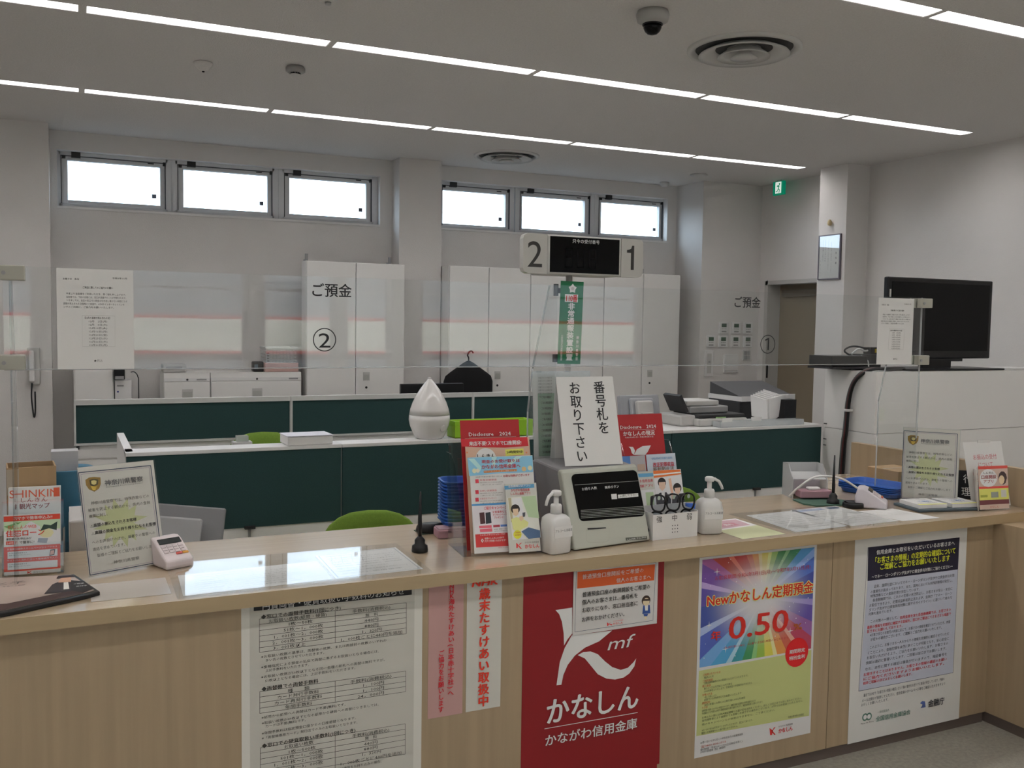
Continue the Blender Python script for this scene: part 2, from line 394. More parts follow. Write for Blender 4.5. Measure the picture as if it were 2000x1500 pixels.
('T','年',57.8,458.2,48.1,38.8,'#c0281e',0.03,0),
('T','0.50',138.4,480.9,293.1,120.4,'#c0281e',0.016,0.06),
('T','%',454.3,444.1,45.0,37.0,'#b0602a',0.02,0),
('T','1年(税引後0.398%)\u3000※上乗せは当初1年間のみとなります',117.6,405.6,313.8,10.8,'#a8303c',0,0),
('D',477.4,339.6,58.1,'#cc1e22',3),
('T','期間限定',438.4,346.3,79.3,17.4,'w',0.02,0),
('T','特別金利',437.9,320.4,80.9,17.4,'w',0.02,0),
('T','ご利用いただける方',26.0,315.4,82.1,10.1,'#b03a20',0.01,0),
('T','個人の方',32.1,304.3,45.1,9.5,'#4c5640',0.01,0),
('T','ご契約期間',25.5,291.6,47.8,10.0,'#b03a20',0.01,0),
('T','1年(自動継続のみの取扱いとさせていただきます)',35.5,283.4,202.5,9.5,'#4c5640',0.01,0),
('T','預入金額',24.7,271.9,39.4,10.0,'#b03a20',0.01,0),
('T','新たに1口50万円以上10万円単位',33.5,262.4,130.9,9.5,'#4c5640',0.01,0),
('T','1,000円単位といたします。定期預金の中途解約はできません',33.8,251.6,225.9,9.6,'#4c5640',0.01,0),
('T','お預入方法',25.8,238.8,46.5,10.0,'#b03a20',0.01,0),
('T','一括してお預入ください',34.5,228.8,59.4,9.5,'#4c5640',0.01,0),
('T','店頭でのお手続きにてお取扱いいたします',34.9,219.1,174.7,9.5,'#4c5640',0.01,0),
('T','適用金利',25.5,207.8,38.0,10.1,'#b03a20',0.01,0),
('T','当初1年間のみ年0.50%(税引後0.398%)を適用',35.6,198.7,192.3,9.6,'#4c5640',0.01,0),
('T','その他',26.0,189.7,26.8,10.1,'#b03a20',0.01,0),
('T','定期預金の利息には20.315%の税金がかかります。満期日以後は店頭表示の利率が適用されます。',26.5,178.4,258.3,9.6,'#4c5640',0.01,0),
('T','中途解約された場合は所定の期限前解約利率が適用されます。預金保険制度の対象となります。',26.8,168.4,292.7,9.6,'#4c5640',0.01,0),
('T','お申込みの際には本人確認書類とお届け印をお持ちください。詳しくは窓口までお問い合わせください。',27.2,151.9,488.1,9.7,'#4c5640',0.01,0),
('T','金利情勢等により期間中でも取扱いを終了する場合がございます。ATMではお取扱いいたしません。',27.7,140.9,495.7,9.7,'#4c5640',0.01,0),
('T','他のキャンペーンとの併用はできません。ご了承ください。',28.1,125.9,356.7,9.7,'#4c5640',0.01,0),
('T','令和6年7月1日現在',441.7,84.2,81.1,10.1,'#4c5640',0.01,0),
('T','※お一人さま500万円までとさせていただきます。窓口にて承ります。',28.6,103.8,244.5,9.6,'#4c5640',0.01,0),
('T','既存の定期預金からの預け替えはできません。',27.7,92.5,175.0,9.6,'#4c5640',0.01,0),
('T','お問い合わせはお近くの本支店または営業推進部',23.4,56.6,199.4,9.6,'#34322e',0.01,0),
('T','☎0800-800-1515',25.3,41.4,118.1,10.1,'#b03a20',0.01,0),
('T','受付時間\u3000平日9:00～17:00(土日祝日を除く)',24.2,29.1,196.8,9.6,'#34322e',0.01,0),
('T','かながわ信用金庫\u3000本店\u3000横須賀市',24.6,20.2,116.6,9.6,'#34322e',0.01,0),
('P',[(352.6,56.8),(369.8,43.4),(365.9,26.2),(356.7,27.8)],'#c02a2a',1),
('P',[(383,55.2),(368.3,41.8),(384.2,25.5),(378.2,24.1),(363.8,40.1),(375.4,55.3)],'#c02a2a',1),
('T','かなしん',395.9,37.5,72.6,21.2,'#c02a2a',0.03,0),
('T','かながわ信用金庫',395.2,54.9,72.6,8.7,'#34322e',0,0)],
'kin':[('P',[(71.5,808.6),(599.5,805.4),(596.4,665.7),(75,669.3)],'#1c1a2e',1),
('P',[(75,669.3),(596.4,665.7),(593.1,212.2),(50.6,214.6)],'#aeb2c0',1),
('L',69.7,808.8,48.8,214.8,1.5,'#3c3c58',2),
('L',597.5,805.5,595.1,211.9,1.5,'#3c3c58',2),
('L',48.8,214.8,595.1,211.9,1.5,'#3c3c58',2),
('T','信用金庫とお取引をいただいているお客さまへ',114.8,784.6,452.9,20.5,'w',0.02,0),
('T','「お客さまの情報」の定期的な確認について',95.3,751.8,480.3,28.8,'#c8d030',0.025,0),
('T','ご理解とご協力をお願いいたします',135.7,722.8,406.7,28.8,'#c8d030',0.025,0),
('T','～マネー・ローンダリング及びテロ資金供与対策にご協力ください～',93.5,684.5,468.7,16.5,'w',0.02,0),
('T','近年、国際社会においてマネー・ローンダリング及びテロ資金供与対策',107.9,643.6,466.6,14.5,'#3c3e48',0,0),
('T','の重要性が高まっております。また、国内においても特殊詐欺等が発生し、',89.6,622.9,482.2,14.4,'#3c3e48',0,0),
('T','特殊詐欺などの金融犯罪が発生しています。',90.5,605.0,287.2,14.3,'#3c3e48',0,0),
('T','各金融機関では、これらの犯罪の未然防止し、お客さまが安心・安全に',103.8,586.9,462.4,14.4,'#3c3e48',0,0),
('T','お取引できるよう、犯罪収益移転防止法および、金融庁「マネー・ローン',85.4,566.8,480.1,14.4,'#3c3e48',0,0),
('T','ダリング及びテロ資金供与対策に関するガイドライン」に基づいて様々な',84.6,548.3,482.0,14.5,'#3c3e48',0,0),
('T','対策を進めています。',83.8,531.5,143.1,14.2,'#3c3e48',0,0),
('T','この対策の一環として、',94.2,498.6,165.5,14.2,'#3c3e48',0,0),
('T','信用金庫を含む各金融機関では、お客さまの',261.5,495.9,300.5,14.7,'#c03038',0.015,0),
('T','最新の情報を定期的に確認する取組を、窓口やご郵送にてさまざまな場面で',79.4,476.9,483.9,14.5,'#c03038',0.015,0),
('T','皆さまにお願いしております。',78.6,459.5,208.9,14.3,'#c03038',0.015,0),
('T','※お客さまとのお取引の内容に応じて、お客さまの情報を確認させていただき、内容',95.2,442.4,466.3,14.6,'#3c3e48',0,0),
('T','が変わる場合がございます。ご理解とご協力をお願いいたします。',99.8,423.4,420.1,14.5,'#3c3e48',0,0),
('T','このように、お客さまお一人おひとりの情報を定期的に確認させていただ',96.1,391.1,460.7,14.5,'#3c3e48',0,0),
('T','くことにより、金融犯罪を未然に防ぐことが可能となり、安心安全に',84.8,369.1,473.4,14.5,'#3c3e48',0,0),
('T','お取引いただけるよう、ご協力をお願いいたします。お客さまの',82.4,348.9,473.0,14.5,'#3c3e48',0,0),
('T','情報は適切に管理いたします。ご回答は窓口までお願いします。',80.0,327.8,474.8,14.5,'#3c3e48',0,0),
('T','なお、本件に関する確認は職員が行いますので、暗証番号を',75.9,302.2,474.6,14.6,'#3c3e48',0,0),
('T','お聞きすることはありません。お客さまの情報の確認のお願い',68.2,280.8,481.7,14.6,'#c03038',0.015,0),
('T','にご協力くださいますようお願いいたします。',67.4,262.4,481.6,14.6,'#c03038',0.015,0),
('T','何卒ご理解のほどよろしくお願いします。',68.3,244.5,286.9,14.5,'#c03038',0.015,0),
('T','最近ではSMSで「お客さまの情報の確認」という偽の案内をお送りする事案が発生しています。不審な',74.4,194.1,467.0,14.6,'#3c3e48',0,0),
('T','メールは開かず削除してください。信用金庫のホームページ等をご確認いただきますよう',64.9,172.3,483.7,14.6,'#3c3e48',0,0),
('T','よろしくお願いいたします。',60.4,155.2,161.3,14.3,'#3c3e48',0,0),
('T','金融庁',448.6,97.9,98.5,34.2,'#33343a',0.03,0),
('P',[(402.5,106.9),(415.3,114.6),(432.6,110.4),(438,84.3),(407.5,85),(420,98.4)],'#4a5a90',1),
('T','全国信用金庫協会',147.7,81.2,197.9,23.6,'#56786c',0.02,0),
('T','一般社団法人',155.3,109.2,66.9,11.1,'#56786c',0,0),
('T','Face to Face',64.5,76.3,71.0,8.2,'#34322e',0.02,0),
('D',89.9,99.0,16.1,'#56786c',2),
('D',89.9,99.0,9.8,'#d8d8d4',3),
('D',111.2,98.1,16.2,'#56786c',2),
('D',111.2,98.1,9.9,'#d8d8d4',3)],
}
PRINT.update({
'ban':[('V','番号札を',172.0,319.6,113.3,48.8,'k',0.016,1),
('V','お取り下さい',69.5,317.6,10.4,47.7,'k',0.016,1)],
'ban2':[],
'machine':[('L',45.1,233.2,336.2,226.3,1,'#b8b8b4',1),
('T','お待ち人数',70.8,215.4,68.4,12.1,'w',0,0),
('T','発券ボタン',173.9,213.2,66.4,12.3,'w',0,0),
('P',[(199.3,187.7),(224.7,186.8),(223.4,167.6),(198.1,168.6)],'w',1),
('P',[(204.4,185),(219.9,184.3),(218.5,171.4),(203.8,172.1)],'#f0d8d4',2),
('P',[(229.5,183),(324.5,180.8),(323.2,168.3),(228,169.4)],'w',1),
('T','←押して下さい',235.3,175.9,83.5,11.2,'#34322e',0,0),
('L',53.7,141.2,345.4,130.0,0.8,'#c4c4c0',1),
('L',52.6,135.8,344.1,124.4,0.8,'#c4c4c0',1),
('L',51.5,130.4,342.8,118.8,0.8,'#c4c4c0',1),
('L',50.4,125.0,341.5,113.1,0.8,'#c4c4c0',1),
('L',49.3,119.6,340.2,107.5,0.8,'#c4c4c0',1),
('L',48.2,114.2,338.9,101.9,0.8,'#c4c4c0',1),
('P',[(69.5,76),(150.7,71.1),(151.2,66.6),(69.7,70.5)],'k',1),
('L',62.7,69.0,55.6,34.3,0.8,'#8f9186',1),
('L',62.7,69.0,165.1,66.9,0.8,'#8f9186',1),
('L',165.1,66.9,156.5,26.2,0.8,'#8f9186',1),
('L',55.6,34.3,67.2,24.9,0.8,'#8f9186',1),
('L',67.2,24.9,141.1,19.1,0.8,'#8f9186',1),
('L',141.1,19.1,156.5,26.2,0.8,'#8f9186',1),
('L',80.9,91.9,140.8,89.8,0.8,'#8f9186',1),
('P',[(230.6,25),(329.7,20.1),(328.6,8.9),(229.7,14.5)],'#55564e',1),
('T','LASER PC-760',235.8,17.2,87.7,7.7,'w',0,0)],
'policeL':[('L',1.7,321.3,235.2,320.0,2.6,'#23304f',1),
('L',235.2,320.0,235.3,6.6,2.6,'#23304f',1),
('L',2.2,6.1,235.3,6.6,2.6,'#23304f',1),
('L',1.7,321.3,2.2,6.1,2.6,'#23304f',1),
('L',8.1,315.3,228.7,314.4,0.8,'#7a5a8a',1),
('L',228.7,314.4,228.7,11.9,0.8,'#7a5a8a',1),
('L',6.7,11.3,228.7,11.9,0.8,'#7a5a8a',1),
('L',8.1,315.3,6.7,11.3,0.8,'#7a5a8a',1),
('P',[(155.5,144.4),(199.5,116.7),(156.2,120.9),(158.3,86.7),(135.1,107.2),(128,70.8),(108.6,105.2),(82.1,78.4),(83.8,115.2),(57.7,102.9),(67.2,134.5),(27.1,142.9),(73.2,156.4),(31.6,182.9),(72.4,179.4),(70.4,213.1),(92.9,193.4),(99.8,229.9),(119.3,196),(146.4,224),(144.5,186.3),(171.9,199.5),(161.7,166.8),(204.6,158.4)],'#b4b68a',1),
('P',[(19.9,296.7),(31.6,302.9),(47.6,303.2),(67.3,299.4),(66.3,279.3),(59.3,265.4),(43.7,257.1),(27.6,266.6),(20.2,280.7)],'#8a6a24',2),
('P',[(32.1,295.3),(46.9,297.4),(59.8,293.3),(57.1,279.1),(44.1,272.6),(32.9,279.2)],'#4a4020',3),
('P',[(37,292.1),(46.5,293.2),(54.1,290.1),(51.8,281),(44.3,278.4),(37.3,282.7)],'#c8b878',4),
('P',[(33.9,275.9),(55.1,275),(46.9,261.6),(39,262.5)],'#c8a438',3),
('T','神奈川県警察',77.3,280.1,125.3,18.9,'#4a4a4e',0.02,0),
('T','Kanagawa Prefectural Police',79.9,267.4,121.1,5.4,'#5a5650',0.0,0),
('T','神奈川県警察では、特殊詐欺などの',28.0,222.7,189.1,11.8,'#5a5650',0,0),
('T','被害を防止する観点から、県内の金融',16.5,201.7,200.9,11.7,'#5a5650',0,0),
('T','機関に対し、',17.0,183.2,66.5,11.5,'#5a5650',0,0),
('T','・高額の振込をされるお客様',16.5,154.4,149.3,11.6,'#3a3634',0.03,0),
('T','・高額の現金をお持ち帰りになるお客様',17.8,131.3,209.7,11.7,'#3a3634',0.03,0),
('T','へのお声掛けのほか、最寄りの警察への',17.2,102.7,205.3,11.7,'#5a5650',0,0),
('T','連絡を求めています。',17.3,81.4,109.1,11.5,'#5a5650',0,0),
('T','皆様のご理解とご協力をお願いします。',28.3,61.2,199.1,11.6,'#5a5650',0,0),
('T','神奈川県警察',76.9,31.7,83.9,11.6,'#5a5650',0,0),
('L',18.4,150.0,164.9,145.7,0.8,'#5a5650',1),
('L',19.7,126.9,225.4,124.4,0.8,'#5a5650',1)],
'f1':[('P',[(-12.8,329.1),(227.6,328.7),(226.5,270.6),(162.8,270),(102.2,270.8),(34.6,266.9),(-9.2,265.1)],'#7fb4d8',1),
('P',[(-10.1,325.5),(12.1,325.5),(36.3,295.4),(31.7,281.3)],'#a8d0e8',2),
('P',[(166.8,328.8),(189.8,328.1),(133.8,292),(126.6,297.6)],'#a8d0e8',2),
('P',[(75.8,329.2),(94.6,328.6),(84.9,293.7),(77.4,293.9)],'#a8d0e8',2),
('T','現金のお受け取りは',37.3,313.2,142.0,13.0,'#b03440',0.03,0),
('T','かながわ信用金庫へ',36.2,294.7,143.7,15.8,'#b03440',0.03,0),
('P',[(43.7,281.6),(165.6,283.6),(166.2,275.7),(44,274.4)],'#c87a3a',2),
('T','あなたにぴったりの年金をご提案いたします',44.9,278.6,120.4,5.0,'w',0,0),
('D',10.3,282.8,8.1,'#e8d8b0',2),
('D',22.6,283.0,7.4,'#e0c8b8',2),
('D',192.4,282.7,8.4,'#e0b080',2),
('D',215.6,285.5,8.5,'#e8c8a8',2),
('T','お得な特典がございます',112.7,260.9,99.4,9.3,'#b03440',0.02,0),
('T','当金庫で年金をお受け取りの方には',11.8,260.6,97.4,5.0,'#5a5650',0,0),
('P',[(11.5,252.9),(23.3,253.2),(24,239.7),(12.1,239.4)],'#c43c4c',2),
('T','年金定期預金',26.8,249.4,62.7,7.1,'#b03440',0.01,0),
('T','年金をお受け取りいただいている方に限り店頭表示金利',27.0,240.3,84.6,4.3,'#5a5650',0,0),
('T','に上乗せいたします。詳しくは窓口まで',28.0,232.9,79.3,4.2,'#5a5650',0,0),
('P',[(9.2,215.9),(21.1,216.1),(21.7,202.6),(9.9,202.4)],'#c43c4c',2),
('T','お祝い定期預金',24.5,212.1,62.6,7.0,'#b03440',0.01,0),
('T','年金をお受け取りいただいている方に限り店頭表示金利',24.7,203.2,84.4,4.2,'#5a5650',0,0),
('T','に上乗せいたします。詳しくは窓口まで',25.7,195.8,79.1,4.3,'#5a5650',0,0),
('P',[(7.7,189.5),(19.5,189.7),(20.1,176.3),(8.3,176.1)],'#c43c4c',2),
('T','お誕生日プレゼント',22.9,185.7,62.5,7.1,'#b03440',0.01,0),
('T','年金をお受け取りいただいている方に限り店頭表示金利',23.1,176.6,84.2,4.3,'#5a5650',0,0),
('T','に上乗せいたします。詳しくは窓口まで',24.1,169.3,79.0,4.2,'#5a5650',0,0),
('P',[(-6.5,168),(118.1,169.2),(118.4,162.1),(-6.1,162.1)],'#4c8cc0',2),
('T','ご紹介キャンペーン',34.9,152.3,85.9,12.0,'#c84050',0.03,0),
('P',[(-5.1,161),(125.1,161.8),(129.8,64.3),(0.3,66.5)],'#e8c8cc',1),
('P',[(19.3,137.7),(37.1,138.9),(39.1,100.2),(20.6,99.1)],'#4a2c30',2),
('P',[(41.3,136.6),(59.3,138.5),(61.3,100.4),(40.8,98.7)],'#2c343c',2),
('T','お食事券など',65.5,137.4,52.4,9.2,'#b03440',0.02,0),
('T','オンキャンペーン',66.7,128.0,50.6,8.4,'#b03440',0.02,0),
('T','プレゼント!',69.8,118.7,37.5,8.4,'#b03440',0.02,0),
('P',[(15.8,93.5),(60.9,93.4),(61,84),(16,84.7)],'#d06070',2),
('P',[(17.3,81.9),(62,82.2),(62.4,71),(18.2,71.4)],'#d06070',2),
('P',[(66.4,93.1),(90.6,93.2),(90.9,85.8),(66.7,85.4)],'#a03848',2),
('P',[(92.8,93.1),(116.8,93.2),(117.1,86.2),(93.1,85.7)],'#5878b8',2),
('T','商品券・図書カードなど',67.3,78.3,52.3,4.5,'#5a5650',0,0),
('T','お好きなものをお選びください',66.9,71.8,57.9,4.5,'#5a5650',0,0),
('P',[(0.2,64.8),(126.9,65.2),(126.8,18.9),(1.1,20.4)],'#c03838',1),
('T','しんきんのキャッシュカードなら',16.4,61.1,92.6,6.3,'w',0.02,0),
('T','0',18.6,43.5,10.3,19.4,'w',0.03,0),
('T','全国のしんきんのATMで',32.2,49.0,70.5,7.6,'w',0.02,0),
('T','円でご利用いただけます!',31.6,39.8,77.9,7.7,'w',0.02,0),
('T','お取引店または本店',78.1,15.2,37.2,4.1,'#b03440',0,0)],
'f2':[('P',[(-20.6,343.1),(228.5,343.8),(230.9,311.4),(141.2,307.7),(53.6,311.7),(-17.6,316.6)],'#b82830',1),
('T','来店不要!スマホで口座開設!',8.3,324.9,196.2,16.9,'w',0.03,0),
('D',68.1,270.5,38.0,'w',2),
('T','しんきん',31.9,279.2,71.1,18.9,'#34322e',0.04,0),
('P',[(141.6,301.1),(210.7,302.8),(210.7,280.6),(142.4,278.3)],'#d8dc60',2),
('T','24時間受付!',145.8,291.2,62.2,11.0,'#34322e',0.02,0),
('D',-0.2,294.4,3.0,'#d87a50',2),
('D',221.3,287.7,3.2,'#d87a50',2)],
'f3':[('T','Disclosure\u30002024',18.7,323.2,159.6,19.3,'w',0.02,0),
('L',21.0,311.1,199.1,311.4,0.6,'w',1)],
'f0':[('P',[(109.4,229.9),(219.9,232.5),(220,219.2),(110.1,216.7)],'#5a94b8',1),
('T','金融機関公式アプリ',122.7,226.8,83.4,8.6,'w',0.02,0),
('T','かながわ信用金庫',131.1,213.1,70.3,10.7,'#b03440',0.02,0),
('T','しんきん通帳アプリ',128.4,200.8,75.9,10.6,'#b03440',0.02,0),
('P',[(117.1,188.1),(222.7,192.9),(232.5,45),(127.5,42.5)],'#d8d4c4',1),
('P',[(134.9,184.4),(169,186.4),(175.8,122.3),(145.3,116.8)],'#f0ece0',2),
('P',[(169.2,190),(222.7,191.9),(230.6,112.4),(190.7,118)],'#a8bc98',2),
('P',[(120.1,186.9),(131.4,187.4),(133.2,103.4),(125.7,103.8)],'#b0a888',2),
('D',144.5,147.9,16.5,'#2c2420',3),
('P',[(134.4,149.1),(155.1,149.5),(154.5,130.4),(145.8,123.8),(135.6,127.9)],'#e0b498',4),
('P',[(127.2,114.3),(145.6,120.3),(164.1,115.8),(189.4,100.4),(184.6,86.5),(161.4,77.3),(156.7,63.5),(131.5,78.9)],'#ccd488',5),
('P',[(169.1,134),(179.8,135.5),(177.2,120.5),(169.6,119.1)],'#4c4c54',6),
('P',[(156.9,121.5),(170.3,124.3),(172.2,113.7),(163.3,105.3),(156.9,110.9)],'#e0b498',6),
('P',[(160.9,70.3),(188.2,82.8),(229.7,69.9),(229.4,45.2),(185.4,43.6)],'#4c6484',6),
('P',[(126,75.7),(131.4,78.2),(160.3,61.5),(177.8,44),(127.5,42.5)],'#e8e0d0',3),
('D',146.0,60.6,14.9,'#e0cc40',7),
('T','ご利用無料',134.4,67.0,24.4,4.9,'#b03440',0,0),
('T','登録簡単',135.3,58.8,21.8,4.9,'#b03440',0,0),
('P',[(139.6,33),(147.3,25.6),(143.5,14.6),(139.1,14.9)],'#c83030',1),
('P',[(162,32.4),(149.4,23.7),(159.7,10.2),(153.1,12),(146.2,21.5),(153.6,30.4)],'#c83030',1),
('T','かながわ信用金庫',170.1,31.4,52.3,7.0,'#5a5650',0,0),
('T','かなしん',169.2,18.2,54.5,16.0,'#c83030',0.03,0)],
'r3':[('T','Disclosure\u30002024',140.2,310.0,172.1,19.8,'w',0.02,0),
('L',138.9,299.1,310.9,297.4,0.6,'w',1),
('T','かなしんの現況',151.0,283.0,151.8,20.8,'w',0.03,0),
('T','令和5年4月1日～令和6年3月31日',158.2,267.4,136.5,7.3,'w',0,0),
('P',[(173.1,230.7),(194,228.8),(201.3,214),(194.4,196.2),(185.1,204.4),(181.2,222.6)],'w',1),
('P',[(194.4,196.2),(211,218.7),(239.8,230.5),(279.3,231.5),(261.4,206.1),(247.7,193.8)],'w',1)],
'r2':[('T','令和6年4月1日施行(義務)',234.1,228.3,101.3,10.2,'#5888b0',0,0),
('T','改正犯罪収益',239.2,203.4,101.4,19.4,'#a83440',0.04,0),
('T','移転防止法',238.3,186.1,100.1,17.3,'#7a6450',0.03,0)],
'r1':[('P',[(218.5,195.8),(348.4,194.1),(350.9,175),(219.2,167.1)],'#cc6a30',1),
('P',[(218.1,182.2),(351,185.3),(350.9,180.1),(218.5,175.7)],'w',2),
('P',[(219.5,164.5),(351.8,172.4),(353.4,75.5),(350.2,27.6),(212.3,37.3)],'#d4ccd0',1),
('P',[(287.8,160.7),(300.1,162),(307.8,78.5),(295.1,74.3)],'#e0a890',2),
('D',255.9,147.3,19.2,'#201c1c',3),
('P',[(241,149.2),(273,148.9),(268.9,126.4),(254.1,114.2),(241.3,127)],'#d8b09c',4),
('P',[(216.3,94.5),(241.9,107.9),(272.2,108.5),(289.7,79.7),(283.7,32.3),(207.6,37.7)],'#2c2c34',5),
('P',[(248,108.5),(264.3,108.5),(259.7,81.6),(250.1,77.2)],'w',6),
('D',325.6,122.0,19.5,'#241c1a',3),
('P',[(312.2,122.8),(341.1,123.1),(336.8,104.5),(324.6,95.1),(313.6,104.4)],'#d8b09c',4),
('P',[(295.8,79.3),(315.5,90.6),(341.4,92.5),(354,75.5),(350.2,27.6),(287.3,32)],'#34343c',5)],
})
PLANES={'ban': ((1.635, 0.194, 1.225), -3.7, 17), 'ban2': ((1.6, 0.25, 1.2), 0, 8), 'machine': ((1.599, 0.052, 0.945), 6.6, 18), 'policeL': ((0.051, 0.306, 0.945), 22.7, 13), 'f1': ((1.253, 0.119, 0.955), -6.3, 14), 'f2': ((1.259, 0.1737, 1.0), -6.3, 14), 'f3': ((1.264, 0.2184, 1.03), -6.3, 14), 'f0': ((1.2508, 0.0991, 0.955), -6.3, 14), 'r3': ((1.86, 0.35, 1.03), 0, 13), 'r2': ((1.86, 0.28, 0.99), 0, 13), 'r1': ((1.86, 0.25, 0.98), 0, 13)}
# ================================================================== the setting
ZC = 3.277
ROWS = [(-3.1, -.1), (-1.28, -.1), (.585, -.09), (2.475, 0), (4.335, .1)]   # strip light rows: depth, shift
HW = .06
XR = 6.39; PITCH = 1.26
# floor
struct('floor', B(-3.4, 7.4, -7.4, 6.2, -.1, 0, FLOOR))
# ceiling boards between the light slots
mb = MB(); edges = [-7.4]
for y, s in ROWS: edges += [y-HW, y+HW]
edges.append(6.2)
for i in range(0, len(edges), 2): mb.box(-3.4, 7.4, edges[i], edges[i+1], ZC, ZC+.18, CEIL)
for y, s in ROWS:
    mb.box(XR+s*.2, 7.4, y-HW, y+HW, ZC, ZC+.18, CEIL)
    for k in range(1, 8):
        x = XR+s*.2-PITCH*k
        if x > -3.3: mb.box(x-.016, x+.016, y-HW, y+HW, ZC, ZC+.18, CEIL)
struct('ceiling', mb)
# back wall with two window bays
YB = 5.92
bays = [(-.06, 2.70, 2.665, 3.125), (3.31, 5.96, 2.675, 3.135)]
mb = MB(); xs = [-3.4, bays[0][0], bays[0][1], bays[1][0], bays[1][1], 7.4]
for i in (0, 2, 4): mb.box(xs[i], xs[i+1], YB, YB+.2, 0, ZC, WALL)
for x0, x1, z0, z1 in bays:
    mb.box(x0, x1, YB, YB+.2, 0, z0, WALL); mb.box(x0, x1, YB, YB+.2, z1, ZC, WALL)
struct('wall_back', mb)
struct('wall_back_pillar_left', B(-3.4, -.115, 5.63, YB, 0, ZC, WALL))
struct('wall_back_pillar_middle', B(2.82, 3.24, 5.705, YB, 0, ZC, WALL))
struct('wall_back_pillar_right', B(6.08, 6.86, 5.44, YB, 0, ZC, WALL))
# right wall with the door opening
XW = 6.86
mb = MB(); D0, D1, DZ = 4.36, 5.33, 2.237
mb.box(XW, XW+.25, D1, 6.2, 0, ZC, WALL); mb.box(XW, XW+.25, D0, D1, DZ, ZC, WALL); mb.box(XW, XW+.25, -7.4, D0, 0, ZC, WALL)
struct('wall_right', mb)
struct('wall_right_pillar', B(6.585, XW, 3.915, 4.27, 0, ZC, WALL))
struct('wall_left', B(-3.4, -3.2, -7.4, 5.63, 0, ZC, WALL))
d = struct('door_1', B(XW+.16, XW+.2, D0, D1, 0, DZ, mat('dull brown door leaf', (.25, .205, .145), .5)))
mb = MB(); FR = mat('door frame paint', (.50, .49, .47), .5)
mb.box(XW-.012, XW+.16, D1-.04, D1+.012, 0, DZ+.012, FR); mb.box(XW-.012, XW+.16, D0-.012, D0+.04, 0, DZ+.012, FR); mb.box(XW-.012, XW+.16, D0, D1, DZ-.03, DZ+.012, FR)
mb.obj('door_frame', d)
mb = MB(); mb.box(XW+.142, XW+.16, 4.46, 4.52, .98, 1.06, BLACKM); mb.tube([(XW+.1, 4.49, 1.02), (XW+.1, 4.6, 1.02)], .011, BLACKM); mb.tube([(XW+.1, 4.49, 1.02), (XW+.16, 4.49, 1.02)], .012, BLACKM); mb.obj('door_handle', d)
MB().lathe([(.03, 0), (.03, .02), (.02, .025)], BLACKM, M=Matrix.Translation((XW+.16, 4.49, 1.2)) @ Matrix.Rotation(R(-90), 4, 'Y'), n=16).obj('lock_cylinder', d)
B(XW+.0, XW+.02, 5.285, 5.292, 1.2, 1.34, BLACK).obj('strike_plate', d)
MB().box(XW+.1, XW+.16, 4.5, 5.2, 2.08, 2.15, mat('door closer', (.12, .1, .075), .5)).obj('door_closer', d)
# front wall (customer side) with the shop windows that the acrylic and the counter mirror
YF = -6.2
def frosted(n_='frosted film', c=(.85, .85, .8)):
    if n_ in MATS: return MATS[n_]
    m = mat(n_, c, .7); nt = m.node_tree; tr = nt.nodes.new('ShaderNodeBsdfTranslucent'); mx = nt.nodes.new('ShaderNodeMixShader'); tr.inputs[0].default_value = (*c, 1); mx.inputs[0].default_value = .7
    nt.links.new(nt.nodes['Principled BSDF'].outputs[0], mx.inputs[1]); nt.links.new(tr.outputs[0], mx.inputs[2]); nt.links.new(mx.outputs[0], nt.nodes['Material Output'].inputs[0]); return m
mb = MB(); ops = [(-2.6, -.25), (.3, 1.62), (1.74, 2.5), (2.58, 3.1), (3.4, 6.2)]
x = -3.4
for a, b_ in ops: mb.box(x, a, YF-.2, YF, 0, ZC, WALL); mb.box(a, b_, YF-.2, YF, 0, .45, WALL); mb.box(a, b_, YF-.2, YF, 2.25, ZC, WALL); x = b_
mb.box(x, 7.4, YF-.2, YF, 0, ZC, WALL); struct('wall_front', mb)
for i, (a, b_) in enumerate(ops):
    o = struct('window_%d' % (i+7), B(a, b_, YF-.13, YF-.12, .45, 2.25, GLASS))
    mb = MB()
    for q in (a, b_-.05): mb.box(q, q+.05, YF-.16, YF-.08, .45, 2.25, ALU)
    for q in (.45, 2.2): mb.box(a, b_, YF-.16, YF-.08, q, q+.05, ALU)
    mb.box(a, b_, YF-.15, YF-.10, 2.04, 2.065, ALU); mb.obj('window_frame', o)
    mb = MB(); mb.box(a+.05, b_-.05, YF-.119, YF-.117, 1.44, 1.755, frosted()); RD = frosted('red film', (.8, .1, .08))
    mb.box(a+.05, b_-.05, YF-.118, YF-.116, 1.755, 1.785, RD); mb.box(a+.05, b_-.05, YF-.118, YF-.116, 1.41, 1.44, RD); mb.obj('film_band', o)
